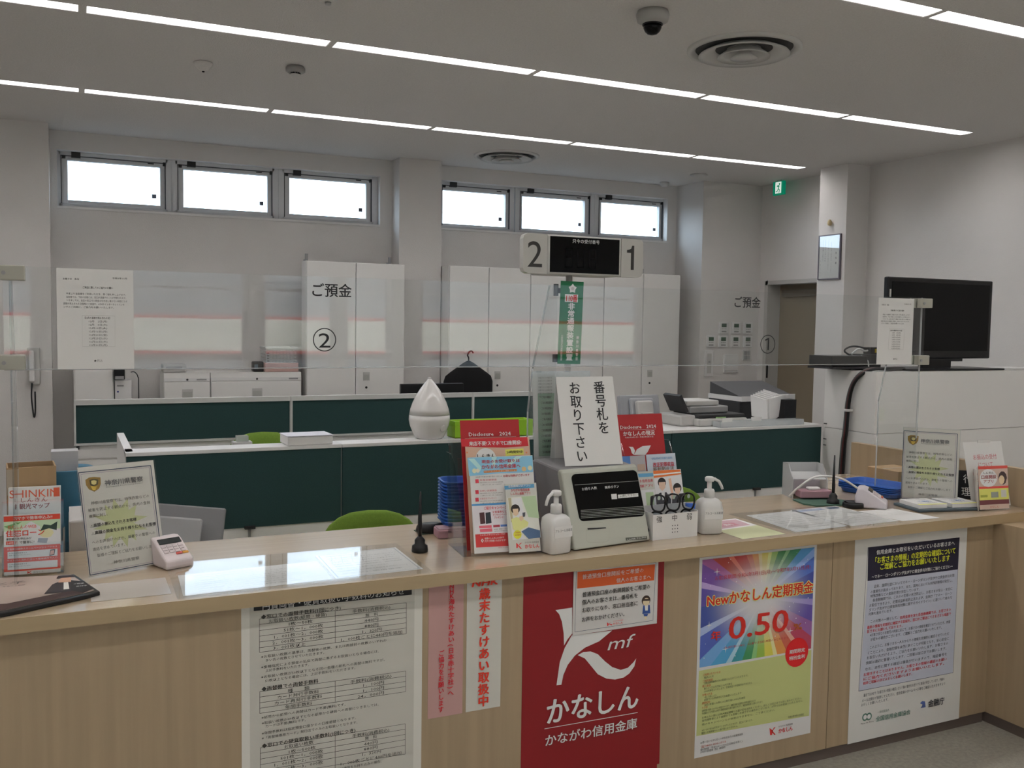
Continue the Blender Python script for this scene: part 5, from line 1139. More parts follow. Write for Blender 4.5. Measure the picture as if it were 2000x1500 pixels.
# card terminals
def terminal(A, rz, label, tone, body, sx=1, screen_first=False):
    t = thing('card_terminal', label, 'card terminal', A, R(rz), 'card terminals')
    P_ = mat(*body); prof = [(0, .002), (.0, .03), (.02, .042), (.085, .085), (.10, .09), (.125, .088), (.135, .05), (.135, .002)]
    M = Matrix(((0, 0, 1, 0), (1, 0, 0, 0), (0, 1, 0, 0), (0, 0, 0, 1)))
    MB().prism(prof, .095*sx, P_, M).obj('body', t, local=True, bevel=.008, seg=3)
    q = Matrix(((1, 0, 0, 0), (0, .834, -.551, .02), (0, .551, .834, .0425), (0, 0, 0, 1)))
    MB().box(.01, .085*sx, .052, .074, .0, .003, mat('terminal screen', (.03, .035, .035), .2), q).obj('screen', t, local=True)
    kb = mat('terminal key', tone, .5)
    for r_ in range(3):
        for c_ in range(4): B(.01+c_*.019*sx, .025+c_*.019*sx, .012+r_*.012, .021+r_*.012, .0, .0025, kb, q).obj('key', t, local=True)
    B(.046*sx, .066*sx, .001, .009, .0, .003, mat('red key', (.55, .07, .05), .4), q).obj('key', t, local=True); B(.068*sx, .087*sx, .001, .009, .0, .003, mat('amber key', (.6, .28, .02), .4), q).obj('key', t, local=True)
    return t
PB = ('pinkish white plastic', (.66, .58, .58), .4)
terminal((.272, .305, ZT), 22, 'white card terminal with black screen, right of the left police notice', (.60, .52, .52), PB)
t2 = terminal((3.25, .205, ZT), 42, 'white card terminal with curved white cable by the right blue trays', (.60, .56, .58), ('lilac white plastic', (.62, .57, .60), .35), 1.15)
MB().tube(cr([(3.30, .43, ZT+.06), (3.24, .46, ZT+.10), (3.17, .48, ZT+.115), (3.10, .50, ZT+.11), (3.06, .55, ZT+.06), (3.05, .6, ZT+.01)]), .005, PLAST).obj('cable', t2)
# pen stands
def pen_stand(x, y, label, h=.21):
    t = thing('pen_stand', label, 'pen', (x, y, ZT), 0, 'black counter pens')
    MB().lathe([(.028, .001), (.029, .006), (.027, .022), (.018, .028), (.0185, .042), (.012, .05), (.008, .055)], BLACK, n=24).obj('base', t, local=True)
    MB().tube([(0, 0, .05), (0, 0, .09), (-.0, .001, .12), (.002, .002, h)], [.0065, .0075, .0065, .0028], BLACK).obj('pen', t, local=True); return t
pen_stand(1.098, .255, 'black pen standing in a black base near the left seal pad'); pen_stand(3.125, .40, 'black pen standing in a black base on the small green mat', .225)
# seal pads, mouse, round pad
t = thing('seal_box', 'pink seal pad box in front of the left blue trays', 'seal pad', (1.29, .45, ZT), R(-8)); B(-.06, .11, -.05, .03, .001, .032, mat('dusty pink plastic', (.42, .24, .28), .5)).obj('pad_box', t, local=True, bevel=.004); B(-.055, .105, -.045, .025, .032, .036, mat('pale pink lid', (.50, .33, .36), .45)).obj('lid', t, local=True)
t = thing('stapler', 'glossy black oval case behind the pink seal pad box', 'case', (1.24, .53, ZT)); MB().lathe([(.045, .001), (.05, .012), (.046, .03), (.03, .036)], BLACK, sx=1.2, sy=.7, n=28).obj('case_body', t, local=True); MB().box(.01, .03, -.036, -.033, .015, .024, mat('pale label', (.35, .45, .6), .4)).obj('label', t, local=True)
tag(B(1.19, 1.3, .5, .58, ZT+.0004, ZT+.003, mat('green rubber mat', (.03, .07, .05), .7)).obj('rubber_mat'), 'dark green rubber mat under the black oval case', 'mat')
t = thing('seal_box', 'pink seal pad box inside the clear stand beside the right pen', 'seal pad', (3.14, .52, ZT), R(-20)); B(-.085, .07, -.02, .05, .012, .045, mat('dusty pink plastic', (.42, .24, .28), .5)).obj('pad_box', t, local=True, bevel=.004); MB().box(-.04, .02, -.0, .035, .045, .058, PAPER).obj('tissue', t, local=True, bevel=.006)
tag(MB().prism([(-.1, -.06), (.07, -.10), (.12, .0), (.1, .1), (-.09, .1), (-.12, .0)], .006, mat('green felt', (.055, .12, .085), .8), Matrix.Translation((3.115, .45, ZT+.0005))).obj('felt_mat'), 'small green mat under the right pen and seal pad', 'mat')
t = thing('round_pad', 'round black ink pad in front of the small green mat', 'ink pad', (3.165, .318, ZT)); MB().lathe([(.044, .001), (.047, .006), (.046, .02), (.043, .024)], BLACK, n=32).obj('base', t, local=True); MB().lathe([(.04, .0245), (.032, .0245), (.03, .021), (.001, .021)], BLACKM, n=32).obj('rim', t, local=True)
t = thing('acrylic_stand', 'clear acrylic slip stand behind the right pen', 'acrylic stand', (3.14, .58, ZT), R(-20))
mb = MB(); mb.prism([(0, 0), (0, .09), (.06, .155), (.13, .155), (.13, 0)], .004, clear('frosted acrylic', (.86, .86, .86), haze=.45), Matrix(((0, 0, 1, -.085), (1, 0, 0, -.03), (0, 1, 0, .0), (0, 0, 0, 1)))); mb.prism([(0, 0), (0, .09), (.06, .155), (.13, .155), (.13, 0)], .004, MATS['frosted acrylic'], Matrix(((0, 0, 1, .08), (1, 0, 0, -.03), (0, 1, 0, .0), (0, 0, 0, 1)))); mb.box(-.081, .08, .095, .1, 0, .155, MATS['frosted acrylic']); mb.box(-.081, .08, .0, .1, .09, .094, MATS['frosted acrylic'], Matrix.Rotation(R(12), 4, 'X')); mb.obj('shelf_shell', t, local=True)
B(-.07, .07, .03, .09, .012, .085, mat('pale lilac paper', (.62, .58, .62), .7)).obj('slips', t, local=True)
# stacks of blue trays
def blue_tray(name, label, x, y, z, w_, d_, rz, group, h=.03, src=[]):
    key = (w_, d_, h)
    for k_, o in src:
        if k_ == key: return copy_tree(o, (x, y, z), R(rz), label)
    t = thing(name, label, 'tray', (x, y, z), R(rz), group)
    def ring(a, b_, r_, n=6):
        pts = []
        for sx, sy, st in ((1, 1, 0), (-1, 1, 90), (-1, -1, 180), (1, -1, 270)):
            for i in range(n+1): q = R(st+90*i/n); pts.append((sx*(a-r_)+r_*math.cos(q), sy*(b_-r_)+r_*math.sin(q)))
        return pts
    rings = [(ring(w_/2-.015, d_/2-.015, .03), .001), (ring(w_/2-.012, d_/2-.012, .032), .004), (ring(w_/2, d_/2, .04), h), (ring(w_/2+.006, d_/2+.006, .045), h), (ring(w_/2+.006, d_/2+.006, .045), h-.004)]
    inn = [(ring(w_/2-.003, d_/2-.003, .038), h-.002), (ring(w_/2-.017, d_/2-.017, .03), .005)]
    V = []; F = []; N = len(rings[0][0])
    for pts, zz_ in [rings[4], rings[2], rings[1], rings[0]]: V += [(*p, zz_) for p in pts]
    F.append(tuple(3*N+i for i in range(N))[::-1])
    base = [(rings[4], 0)]
    for j in range(3):
        for i in range(N): F.append((j*N+i, (j+1)*N+i, (j+1)*N+(i+1) % N, j*N+(i+1) % N))
    mb = MB(); mb.add(V, F, BLUE, smooth=False); V = []; F = []
    for pts, zz_ in [rings[4], rings[3], inn[0], inn[1]]: V += [(*p, zz_) for p in pts]
    for j in range(3):
        for i in range(N): F.append((j*N+i, j*N+(i+1) % N, (j+1)*N+(i+1) % N, (j+1)*N+i))
    F.append(tuple(3*N+i for i in range(N))); mb.add(V, F, BLUE); mb.obj('tray_shell', t, local=True)
    src.append((key, t)); return t
nth = ['bottom', 'second from the bottom', 'third from the bottom', 'fourth from the bottom', 'fifth from the bottom', 'sixth from the bottom', 'seventh from the bottom', 'eighth from the bottom', 'ninth from the bottom', 'tenth from the bottom', 'eleventh from the bottom', 'twelfth from the bottom', 'topmost']
for i in range(13): blue_tray('cash_tray', 'blue cash tray, %s of the tall stack beside the left brochure rack' % (nth[i] if i < 12 else 'topmost'), 1.375+.0*i, .50, ZT+.0005+i*.0125, .20, .145, -8, 'tall stack of blue cash trays', .052)
for i in range(4): blue_tray('cash_tray', 'blue cash tray, %s of the low stack behind the right card terminal' % ('bottom', 'second', 'third', 'topmost')[i], 3.545, .545, ZT+.0005+i*.0085, .21, .31, 12, 'low stack of blue cash trays', .028)
blue_tray('cash_tray', 'single blue cash tray corner showing right of the right pump bottle', 2.33, .42, ZT+.0005, .19, .13, 12, None, .04)
t = thing('cardboard_box', 'brown cardboard box behind the right police notice', 'box', (3.79, .66, ZT))
MB().box(3.70, 3.885, .56, .76, ZT+.001, ZT+.095, CARD).obj('carton', t, bevel=.002); B(3.70, 3.885, .655, .665, ZT+.0955, ZT+.0965, mat('tape', (.42, .35, .27), .4)).obj('tape', t)
tag(MB().box(0, .1, 0, .17, -.001, 0, mat('pale green paper', (.42, .60, .43), .7), frame((3.66, .47, ZT+.001), -40, 20)).obj('paper_slip'), 'pale green paper leaning behind the right police notice', 'paper')
t = thing('card_tray', 'low dark tray with two piles of printed cards before the right notice', 'card tray', (3.53, .17, ZT), R(-12))
B(-.17, .17, -.09, .09, .001, .012, mat('teal grey tray', (.07, .10, .12), .4)).obj('tray_base', t, local=True, bevel=.003)
for sgn, sub in ((-1, 'left'), (1, 'right')):
    c = thing('card_pile', 'pile of white printed cards on the %s half of the low dark tray' % sub, 'cards', (3.53+sgn*.083*.978, .17-sgn*.083*.208, ZT+.0125), R(-12), 'card piles')
    mb = MB().box(-.07, .07, -.07, .07, .0005, .018, PAPER); mb.box(-.07, .07, -.07, -.055, .018, .0184, ink('#d0cc70')); mb.chars('ご案内', -.03, .0, .07, .03, ink('#5878a8'), .0187, I4, .02); mb.chars('かながわ信用金庫', -.055, .045, .1, .014, NT, .0187, I4); mb.chars('お気軽にご相談ください', -.055, -.035, .1, .012, NT, .0187, I4); mb.obj('cards', c, local=True)
t = thing('name_plate', 'black name plate with white characters behind the white tent card', 'name plate', (3.80, .30, ZT), R(-35))
MQ = frame((0, 0, .001), 0, 14); mb = B(-.05, .12, 0, .135, -.004, 0, BLACK, MQ); mb.chars('行', .03, .095, .042, .045, ink('w'), .0006, MQ, .01); mb.chars('理店', .02, .035, .085, .045, ink('w'), .0006, MQ, .01); mb.obj('plate', t, local=True)
B(-.05, .12, .0, .06, .0002, .003, BLACK).obj('foot', t, local=True)
t = thing('tent_card', 'white tent card with red writing at the right counter end', 'sign', (3.675, .115, ZT), R(-6))
MQ = frame((0, 0, .001), 0, 14); mb = MB(); mb.box(0, .225, 0, .295, -.0015, 0, PAPER, MQ); mb.box(.085, .16, 0, .295, 0, .0015, PAPER, Matrix.Translation((0, .09, .001)) @ Matrix.Rotation(R(3.8), 4, 'X') @ Matrix.Rotation(R(90), 4, 'X')); mb.obj('card', t, local=True)
mb = MB(); mb.chars('お振込の受付', .045, .225, .14, .026, ink('#b04858'), .0006, MQ, .01); mb.chars('について', .068, .19, .09, .026, ink('#b04858'), .0006, MQ, .01); mb.chars('当日のお振込受付は', .03, .15, .13, .016, ink('#b04858'), .0006, MQ); mb.chars('窓口は15時まで', .03, .12, .11, .016, ink('#b04858'), .0006, MQ); mb.chars('となります。', .03, .09, .08, .016, ink('#b04858'), .0006, MQ); mb.obj('lettering', t, local=True)
t = thing('leaflet_holder', 'small white holder with pink and yellow leaflet in front of tent card', 'leaflet stand', (3.63, .045, ZT), R(-8))
MQ = frame((0, 0, .002), 0, 7); mb = MB(); mb.box(0, .175, 0, .19, -.004, -.001, ACR, MQ); mb.box(0, .175, 0, .003, -.05, .004, ACR, MQ); mb.box(0, .003, 0, .18, -.05, 0, mat('white acrylic', (.66, .60, .54), .4), MQ @ Matrix.Translation((-.004, 0, 0)) @ Matrix.Rotation(R(-38), 4, 'Y') @ Matrix.Diagonal((1, 1, 2.4, 1))); mb.obj('holder', t, local=True)
mb = MB(); mb.box(.006, .168, .004, .195, -.0008, .001, mat('leaflet pink', (.66, .50, .42), .6), MQ); fl = lambda p, c, z=0: mb.flat(p, .0014+z, ink(c), MQ)
fl([(.006, .182), (.168, .182), (.168, .195), (.006, .195)], '#c85048'); fl([(.06+.048*math.cos(i*.42), .142+.04*math.sin(i*.42)) for i in range(15)], '#f0ece4'); mb.chars('しんきん', .03, .165, .06, .012, NT, .002, MQ, .02); mb.chars('口座開設', .018, .147, .085, .018, ink('#8a3838'), .002, MQ, .03); mb.chars('アプリ', .03, .127, .06, .017, ink('#8a3838'), .002, MQ, .03)
fl([(.138+.024*math.cos(i*.6), .14+.03*math.sin(i*.6)) for i in range(10)], '#403030', .0003); fl([(.132+.016*math.cos(i*.6), .132+.02*math.sin(i*.6)) for i in range(10)], '#e0b898', .0005)
fl([(.006, .095), (.168, .095), (.168, .105), (.006, .105)], '#c85048'); fl([(.006, .045), (.168, .045), (.168, .095), (.006, .095)], '#c8c868'); fl([(.07, .055), (.11, .055), (.11, .08), (.07, .08)], '#8a9088', .0003); fl([(.125, .055), (.155, .055), (.155, .088), (.125, .088)], '#b8b8b0', .0003); fl([(.012, .058), (.05, .058), (.05, .068), (.012, .068)], '#9aa048', .0003); fl([(.006, .025), (.168, .025), (.168, .045), (.006, .045)], '#6a3c40')
mb.chars('かなしん', .06, .014, .05, .012, ink('#b04838'), .002, MQ); mb.obj('leaflet', t, local=True)
# ------------------------------------------------------------------ printed sheets under clear mats
def lay(name, pts, label, parts, mat_=PAPER):
    """sheet lying on the counter: corners far left, far right, near right, near left"""
    fl_, fr, nr, nl = [Vector((*p, ZT)) for p in pts]
    u = (nr-nl); v = (fl_-nl); M = Matrix(((u.x, v.x, 0, nl.x), (u.y, v.y, 0, nl.y), (0, 0, 1, ZT+.0006), (0, 0, 0, 1)))
    mb = MB(); mb.box(0, 1, 0, 1, 0, .0004, mat_, M); parts(mb, M); return mb.obj(name, label=label, cat='printed sheet', group='printed sheets under clear mats')
def lines(rows, c, x0=.1, sz=.04):
    def f(mb, M):
        for y, x1, s in rows: mb.chars(s, x0, y, x1-x0, sz, ink(c), .0007, M, res=1)
    return f
def p1(mb, M):
    mb.flat([(.05, .55), (.9, .6), (.95, .95), (.1, .95)], .0005, ink('#b09096'), M); mb.flat([(0, 0), (1, 0), (1, .55), (0, .5)], .0005, ink('#b2b48e'), M); mb.flat([(.2, .65), (.7, .65), (.7, .8), (.2, .8)], .0007, ink('#b07880'), M); mb.chars('ご案内', .3, .72, .3, .1, ink('w'), .001, M, .02, res=1)
lay('leaflet_sheet', [(2.29, .30), (2.47, .29), (2.50, .0), (2.285, -.01)], 'pink and yellow printed sheet on the counter by the right pump bottle', p1)
tx = [(.88, .6, '預金取引規定の改定について'), (.78, .9, '当金庫の各種預金規定を次のとおり改定いたします'), (.70, .9, '詳しくは窓口までお問い合わせください。お客さま'), (.62, .85, '改定日　令和6年4月1日'), (.52, .9, '普通預金規定　総合口座取引規定　貯蓄預金規定'), (.44, .9, '定期預金規定　積立定期預金規定　通知預金規定'), (.34, .7, '今後ともよろしくお願い申し上げます'), (.24, .9, '反社会的勢力との取引を拒絶する規定について'), (.14, .8, 'かながわ信用金庫')]
def bordered(mb, M):
    for q in ((.03, .04, .03, .97), (.96, .97, .03, .97), (.03, .97, .03, .04), (.03, .97, .96, .97)): mb.flat([(q[0], q[2]), (q[1], q[2]), (q[1], q[3]), (q[0], q[3])], .0006, ink('#8c929a'), M)
    lines(tx, '#8a8a86')(mb, M)
def headed(mb, M):
    mb.flat([(.05, .86), (.6, .86), (.6, .96), (.05, .96)], .0006, ink('#8c98b0'), M); mb.flat([(.7, .86), (.95, .86), (.95, .96), (.7, .96)], .0006, ink('#5a6478'), M); lines([(y-.1, x, s) for y, x, s in tx], '#98988f')(mb, M)
lay('notice_sheet', [(2.59, .345), (2.83, .355), (2.84, .02), (2.56, .01)], 'white bordered notice lying on the counter next to the pink sheet', bordered)
lay('notice_sheet', [(2.845, .365), (3.09, .385), (3.12, .02), (2.855, .015)], 'white notice with blue heading lying before the right pen', headed)
lay('notice_sheet', [(3.10, .24), (3.24, .15), (3.34, .0), (3.13, .01)], 'white sheet lying below the right card terminal', lines(tx[:5], '#a8a8a0'))
def p2(mb, M):
    bordered(mb, M)
    for i in range(4): mb.flat([(.1+i*.12, .55), (.105+i*.12, .55), (.16+i*.12, .85), (.155+i*.12, .85)], .0007, ink('#989a9c'), M)
lay('form_sheet', [(.75, .335), (1.035, .345), (1.03, .03), (.74, .02)], 'white form lying right end of the left clear desk mat', p2)
lay('form_sheet', [(.30, .24), (.73, .32), (.73, .02), (.29, .0)], 'white form lying at the left end of the left clear desk mat', lines(tx, '#9a9a96'))
tag(B(.272, 1.045, 0, .38, 0, .0012, FILM, Matrix.Translation((0, -.028, ZT+.0016)) @ Matrix.Rotation(R(1.75), 4, 'X')).obj('desk_mat', None), 'clear plastic desk mat over the white forms on the left', 'desk mat')
tag(B(2.53, 3.10, -.02, .39, ZT+.0016, ZT+.0030, FILM).obj('desk_mat', None), 'clear plastic desk mat over the notices on the right', 'desk mat')
# ================================================================== middle of the counter
# ticket machine
t = thing('ticket_machine', 'beige queue ticket machine with black slanted panel in the counter middle', 'ticket machine', (1.599, .052, ZT), R(6.6))
MSH = mat('machine shell', (.50, .51, .44), .42); SIDE = mat('machine grey body', (.25, .245, .25), .55)
tl_ = R(18); st_, ct_ = math.sin(tl_), math.cos(tl_)
SX = Matrix(((0, 0, 1, 0), (1, 0, 0, 0), (0, 1, 0, 0), (0, 0, 0, 1)))
body = [(.014, .006), (.03, .006), (.335, .006), (.335, .30), (.28, .30), (.11, .275), (.094, .262)]
m_ = SX.copy(); m_.translation = (.008, 0, 0)
MB().prism([(.02, .006), (.30, .006), (.30, .285), (.275, .292), (.115, .274), (.103, .266)], .330, SIDE, m_).obj('body', t, local=True, bevel=.008)
m_ = SX.copy(); m_.translation = (0, 0, 0)
MB().prism([(0, .004), (.035, .004), (.118, .262), (.112, .276), (.095, .274), (.086, .266)], .346, MSH, m_).obj('front_shell', t, local=True, bevel=.009, seg=3)
MF = frame(PLANES['machine'][0], 6.6, 18); Wi = t.matrix_basis.inverted(); MFl = Wi @ MF
rr = .018; pan = []
for cx, cy, a0 in ((.319, .250, 0), (.055, .254, 90), (.060, .120, 180), (.322, .113, 270)):
    for i in range(6): q = R(a0+18*i); pan.append((cx+rr*math.cos(q), cy+rr*math.sin(q)))
MB().prism(pan, .0022, SCREEN, MFl).obj('display_panel', t, local=True)
mb = MB(); mb.prints('machine', MFl, .0026, .0002); mb.obj('panel_print', t, local=True)
# tent sign on the machine
k = .001
mb = MB(); MQ = frame(PLANES['ban'][0], -3.7, 17); mb.box(-.002, .235, -.0, .336, -.0012, 0, PAPER, MQ); mb.prints('ban', MQ, .0002, .0001)
mb.box(-.002, .235, .0, .32, -.0012, 0, PAPER, MQ @ Matrix.Translation((0, .336, -.001)) @ Matrix.Rotation(R(-(180-24)), 4, 'X'))
mb.obj('tent_sign', label='white folded sign with large vertical writing on top of the ticket machine', cat='sign')
t = thing('notice_stand', 'white stand with pale green notice behind the big folded sign', 'notice stand', (1.72, .36, ZT), 0)
MQ = frame((1.598, .385, ZT+.262), 0, 4); mb = MB(); mb.box(0, .255, 0, .355, -.003, -.001, ACR, MQ); mb.box(0, .255, 0, .355, .001, .003, ACR, MQ); mb.box(.0, .255, -.262, 0, -.003, -.001, ACR, MQ); mb.obj('acrylic_sheet', t)
mb = MB().box(.004, .25, .004, .35, -.0008, .0004, PAPER, MQ); mb.flat([(.024, .03), (.235, .03), (.235, .27), (.024, .27)], .0007, mat('pale green print', (.36, .52, .38), .7), MQ)
for i in range(11): mb.chars('・ご本人確認書類のご提示をお願いします'[:(6 + i*3 % 12)], .03, .255-i*.021, (.05+.012*(i % 4)), .010, NT, .001, MQ, .02)
for i in range(7): mb.chars('お客さまへのお知らせ', .026, .33-i*.012, .06, .008, NT, .001, MQ)
mb.obj('printed_sheet', t)
B(1.598, 1.853, .36, .45, ZT+.0005, ZT+.003, ACR).obj('foot', t)
# brochure racks
def rack(label, A, rot, shell):
    t = thing('brochure_rack', label, 'brochure rack', A, R(rot)); shell(t); return t
def shellL(t):
    M0 = Matrix.Rotation(R(-14), 4, 'X')
    mb = MB()
    for b_, zt, z0 in ((.008, .10, 0), (.066, .25, .0), (.118, .35, .0)): mb.box(-.015, .245, b_, b_+.002, z0, zt, ACR, M0)
    mb.box(-.04, .228, .135, .138, .0, .47, ACR, M0); mb.obj('pocket_front', t, local=True)
    for x in (-.045, .245):
        mb = MB(); mb.prism([(-.0, .0), (.20, .0), (.24, .33), (.18, .33), (.12, .3), (.03, .12)], .003, ACR, Matrix(((0, 0, 1, x), (1, 0, 0, 0), (0, 1, 0, 0), (0, 0, 0, 1)))); mb.obj('side_wall', t, local=True)
    B(-.045, .248, 0, .2, .0005, .003, ACR).obj('base', t, local=True)
rack('clear acrylic brochure rack left of the ticket machine', (1.253, .119, ZT), -6.3, shellL)
def flyer(key, x0, y0, x1, y1, label, m=PAPER, name='leaflet', pages=.006, group=None):
    A, rot, tl = PLANES[key]; M = frame(A, rot, tl); mb = MB(); mb.box(x0*k, x1*k, y0*k, y1*k, -pages*.4, .0003, m, M); mb.prints(key, M, .0006, .0002)
    return mb.obj(name, label=label, cat='leaflet' if name == 'leaflet' else 'brochure', group=group)
RDP = mat('report red', (.46, .014, .018), .5)
flyer('f3', -9, -85, 213, 374, 'red annual report brochure at the back of the left brochure rack', RDP, 'brochure')
flyer('f2', -5, -55, 236, 344, 'orange topped leaflet with white cloud in the middle of the left rack', mat('peach paper', (.72, .48, .35), .6))
flyer('f1', -6, 0, 228, 330, 'tall pension leaflet with blue heading in the left brochure rack')
A, rot, tl = PLANES['f0']; flyer('f0', 112, 0, 228, 236, 'narrow leaflet picturing a person with a phone, front of the left rack', mat('leaflet cream', (.66, .66, .60), .6))
def shellR(t):
    mb = MB(); M0 = Matrix.Rotation(R(-13), 4, 'X')
    mb.box(.13, .352, .12, .123, -.05, .36, ACR, M0); mb.box(.13, .358, .03, .032, -.05, .22, ACR, M0); mb.box(.13, .358, -.012, -.01, -.05, .09, ACR, M0); mb.obj('pocket_front', t, local=True)
    for x in (.128, .358):
        mb = MB(); mb.prism([(-.03, -.0), (.15, .0), (.2, .33), (.14, .33), (.02, .12)], .003, ACR, Matrix(((0, 0, 1, x), (1, 0, 0, 0), (0, 1, 0, 0), (0, 0, 0, 1)))); mb.obj('side_wall', t, local=True)
    B(.128, .361, -.03, .15, .0005, .003, ACR).obj('base', t, local=True)
rack('clear acrylic brochure rack right of the ticket machine', (1.86, .25, ZT), 0, shellR)
flyer('r3', 130, -60, 347, 361, 'red annual report brochure at the back of the right brochure rack', RDP, 'brochure')
flyer('r2', 214, -20, 352, 246, 'pale blue legal notice leaflet in the right brochure rack', mat('pale blue paper', (.56, .62, .70), .6))
M = frame((1.86, .275, .985), 0, 13); mb = MB().box(.075, .205, -.02, .25, -.006, .0003, mat('grey blue leaflet', (.46, .44, .46), .6), M); mb.flat([(.075, -.02), (.135, -.02), (.135, .25), (.075, .25)], .0007, ink('#5078b0'), M); mb.flat([(.165, .19), (.2, .19), (.2, .215), (.165, .215)], .0008, ink('#a89080'), M); mb.obj('leaflet', label='blue and grey leaflet left of the pale blue one in the right rack', cat='leaflet')
flyer('r1', 219, -20, 352, 196, 'leaflet with orange top picturing two people in suits, in the right rack')
M = frame((1.86, .243, .985), 0, 13); mb = MB().box(.10, .216, -.02, .192, -.004, .0003, mat('leaflet cream', (.66, .66, .60), .6), M); mb.flat([(.105, .17), (.214, .17), (.214, .184), (.105, .184)], .0007, ink('#5a94b8'), M); mb.chars('かながわ信用金庫', .11, .155, .1, .013, ink('#b03440'), .0008, M, .02); mb.chars('通帳アプリ', .14, .135, .07, .013, ink('#b03440'), .0008, M, .02); mb.flat([(.115, 0), (.214, 0), (.214, .12), (.115, .12)], .0007, ink('#d8d8cc'), M); mb.flat([(.17, .0), (.206, .0), (.206, .11), (.17, .11)], .0009, ink('#a8bc98'), M)
mb.obj('leaflet', label='narrow app leaflet peeping out right behind the ticket machine panel', cat='leaflet')
# pump bottles
def pump(x, y, rz, label, flip=1):
    t = thing('pump_bottle', label, 'pump bottle', (x, y, ZT), R(rz), 'white disinfectant pump bottles')
    mb = MB(); V = []; F = []; n = 32
    for z, a, b_, e in ((.001, .041, .036, .45), (.006, .046, .041, .45), (.10, .0465, .0415, .45), (.122, .043, .039, .5), (.132, .034, .032, .7), (.137, .02, .02, 1), (.14, .0155, .0155, 1)):
        for i in range(n):
            q = 2*math.pi*i/n; c, s_ = math.cos(q), math.sin(q); V.append((a*math.copysign(abs(c)**e, c), b_*math.copysign(abs(s_)**e, s_), z))
    L = 7
    for j in range(L-1):
        for i in range(n): F.append((j*n+i, j*n+(i+1) % n, (j+1)*n+(i+1) % n, (j+1)*n+i))
    F.append(tuple(range(n))[::-1]); F.append(tuple((L-1)*n+i for i in range(n)))
    BT = mat('white bottle', (.72, .71, .69), .3); mb.add(V, F, BT, smooth=True); mb.obj('bottle_body', t, local=True)
    MB().lathe([(.02, .137), (.02, .165), (.017, .17), (.009, .171), (.009, .2)], BT, n=24).obj('pump_collar', t, local=True)
    mb = MB(); mb.lathe([(.016, .2), (.018, .204), (.018, .214), (.014, .218)], BT, n=24); s_ = flip
    mb.tube([(0, 0, .209), (-.02*s_, -.003, .209), (-.036*s_, -.006, .2), (-.046*s_, -.008, .182), (-.05*s_, -.009, .17)], [.007, .0065, .006, .0055, .005], BT); mb.obj('pump_head', t, local=True)
    Mf = Matrix(((1, 0, 0, 0), (0, 0, -1, -.0420), (0, 1, 0, 0), (0, 0, 0, 1)))
    MB().box(-.034, .041, .06, .098, 0, .0005, PAPER, Mf).chars('アルコール消毒液', -.032, .084, .072, .011, NT, .0008, Mf, .0, res=2).obj('label', t, local=True)
pump(1.535, .075, 8, 'white pump bottle left of the ticket machine', 1); pump(2.235, .135, -14, 'white pump bottle right of the reading glasses box', -1)
# reading glasses box
t = thing('glasses_box', 'white cardboard box of loan reading glasses right of the ticket machine', 'box', (2.055, .14, ZT), R(.6))
mb = MB(); Mb = Matrix.Translation((-.1, -.04, 0))
for q in ((0, .203, 0, .0025, 0, .095), (0, .203, .08, .0825, 0, .115), (0, .0025, .0025, .08, 0, .1), (.2005, .203, .0025, .08, 0, .1), (.0025, .2005, .0025, .08, .0005, .003), (.067, .069, .0025, .08, .003, .08), (.134, .136, .0025, .08, .003, .08)): mb.box(*q, PAPER, Mb)
mb.obj('box_wall', t, local=True)
MX = Matrix(((1, 0, 0, -.1), (0, 0, -1, -.0403), (0, 1, 0, 0), (0, 0, 0, 1))); mb = MB()
for c, x in (('強', .014), ('中', .083), ('弱', .15)): mb.chars(c, x, .078, .027, .027, LT, .0004, MX, .01, res=3)
for i in range(3):
    for j in range(3): mb.flat([(.088+i*.0115+.0022*math.cos(a*.7), .024+j*.0125+.0022*math.sin(a*.7)) for a in range(9)], .0004, LT, MX)
mb.obj('lettering', t, local=True)
def glasses(x, label, lean):
    t = thing('reading_glasses', label, 'glasses', (x, .14, ZT+.0035), R(lean), 'loan reading glasses')
    def rim(cx, cz, m=BLACK):
        pts = []
        for i in range(25): q = 2*math.pi*i/24; pts.append((0.0, cx+.025*math.copysign(abs(math.cos(q))**.75, math.cos(q)), cz+.031*math.copysign(abs(math.sin(q))**.75, math.sin(q))))
        return pts
    mb = MB()
    Mt = Matrix.Rotation(R(8), 4, 'Y') @ Matrix.Rotation(R(38), 4, 'Z')
    for c in (.062, .126): mb.tube(rim(0, c), .0035, BLACK, n=8, M=Mt)
    mb.obj('frame', t, local=True)
    mb = MB()
    for cz in (.062, .126): mb.add([(0, .023*math.cos(i*math.pi/12), cz+.029*math.sin(i*math.pi/12)) for i in range(24)], [tuple(range(24))], clear('lens', (.8, .85, .9), gain=1.5), Mt)
    mb.obj('lens', t, local=True)
    mb = MB(); 
    for s_ in (.032, .15): mb.tube([(0, .02, s_), (-.03, .022, s_-.004), (-.05, .018, s_-.03 if s_ > .1 else s_-.012)], [.005, .007, .004], BLACK, n=8, M=Mt)
    mb.obj('temple', t, local=True)
    mb = MB(); mb.lathe([(.008, 0), (.008, .0015)], mat('pale sticker', (.5, .6, .5), .5), M=Mt @ Matrix.Translation((-.004, .0, .146)) @ Matrix.Rotation(R(-90), 4, 'Y'), n=16, sy=.7); mb.obj('sticker', t, local=True)
for x, q, lab in ((1.99, 8, 'black reading glasses in the left slot of the white box'), (2.056, 2, 'black reading glasses in the middle slot of the white box'), (2.122, -14, 'black reading glasses in the right slot of the white box')): glasses(x, lab, q)

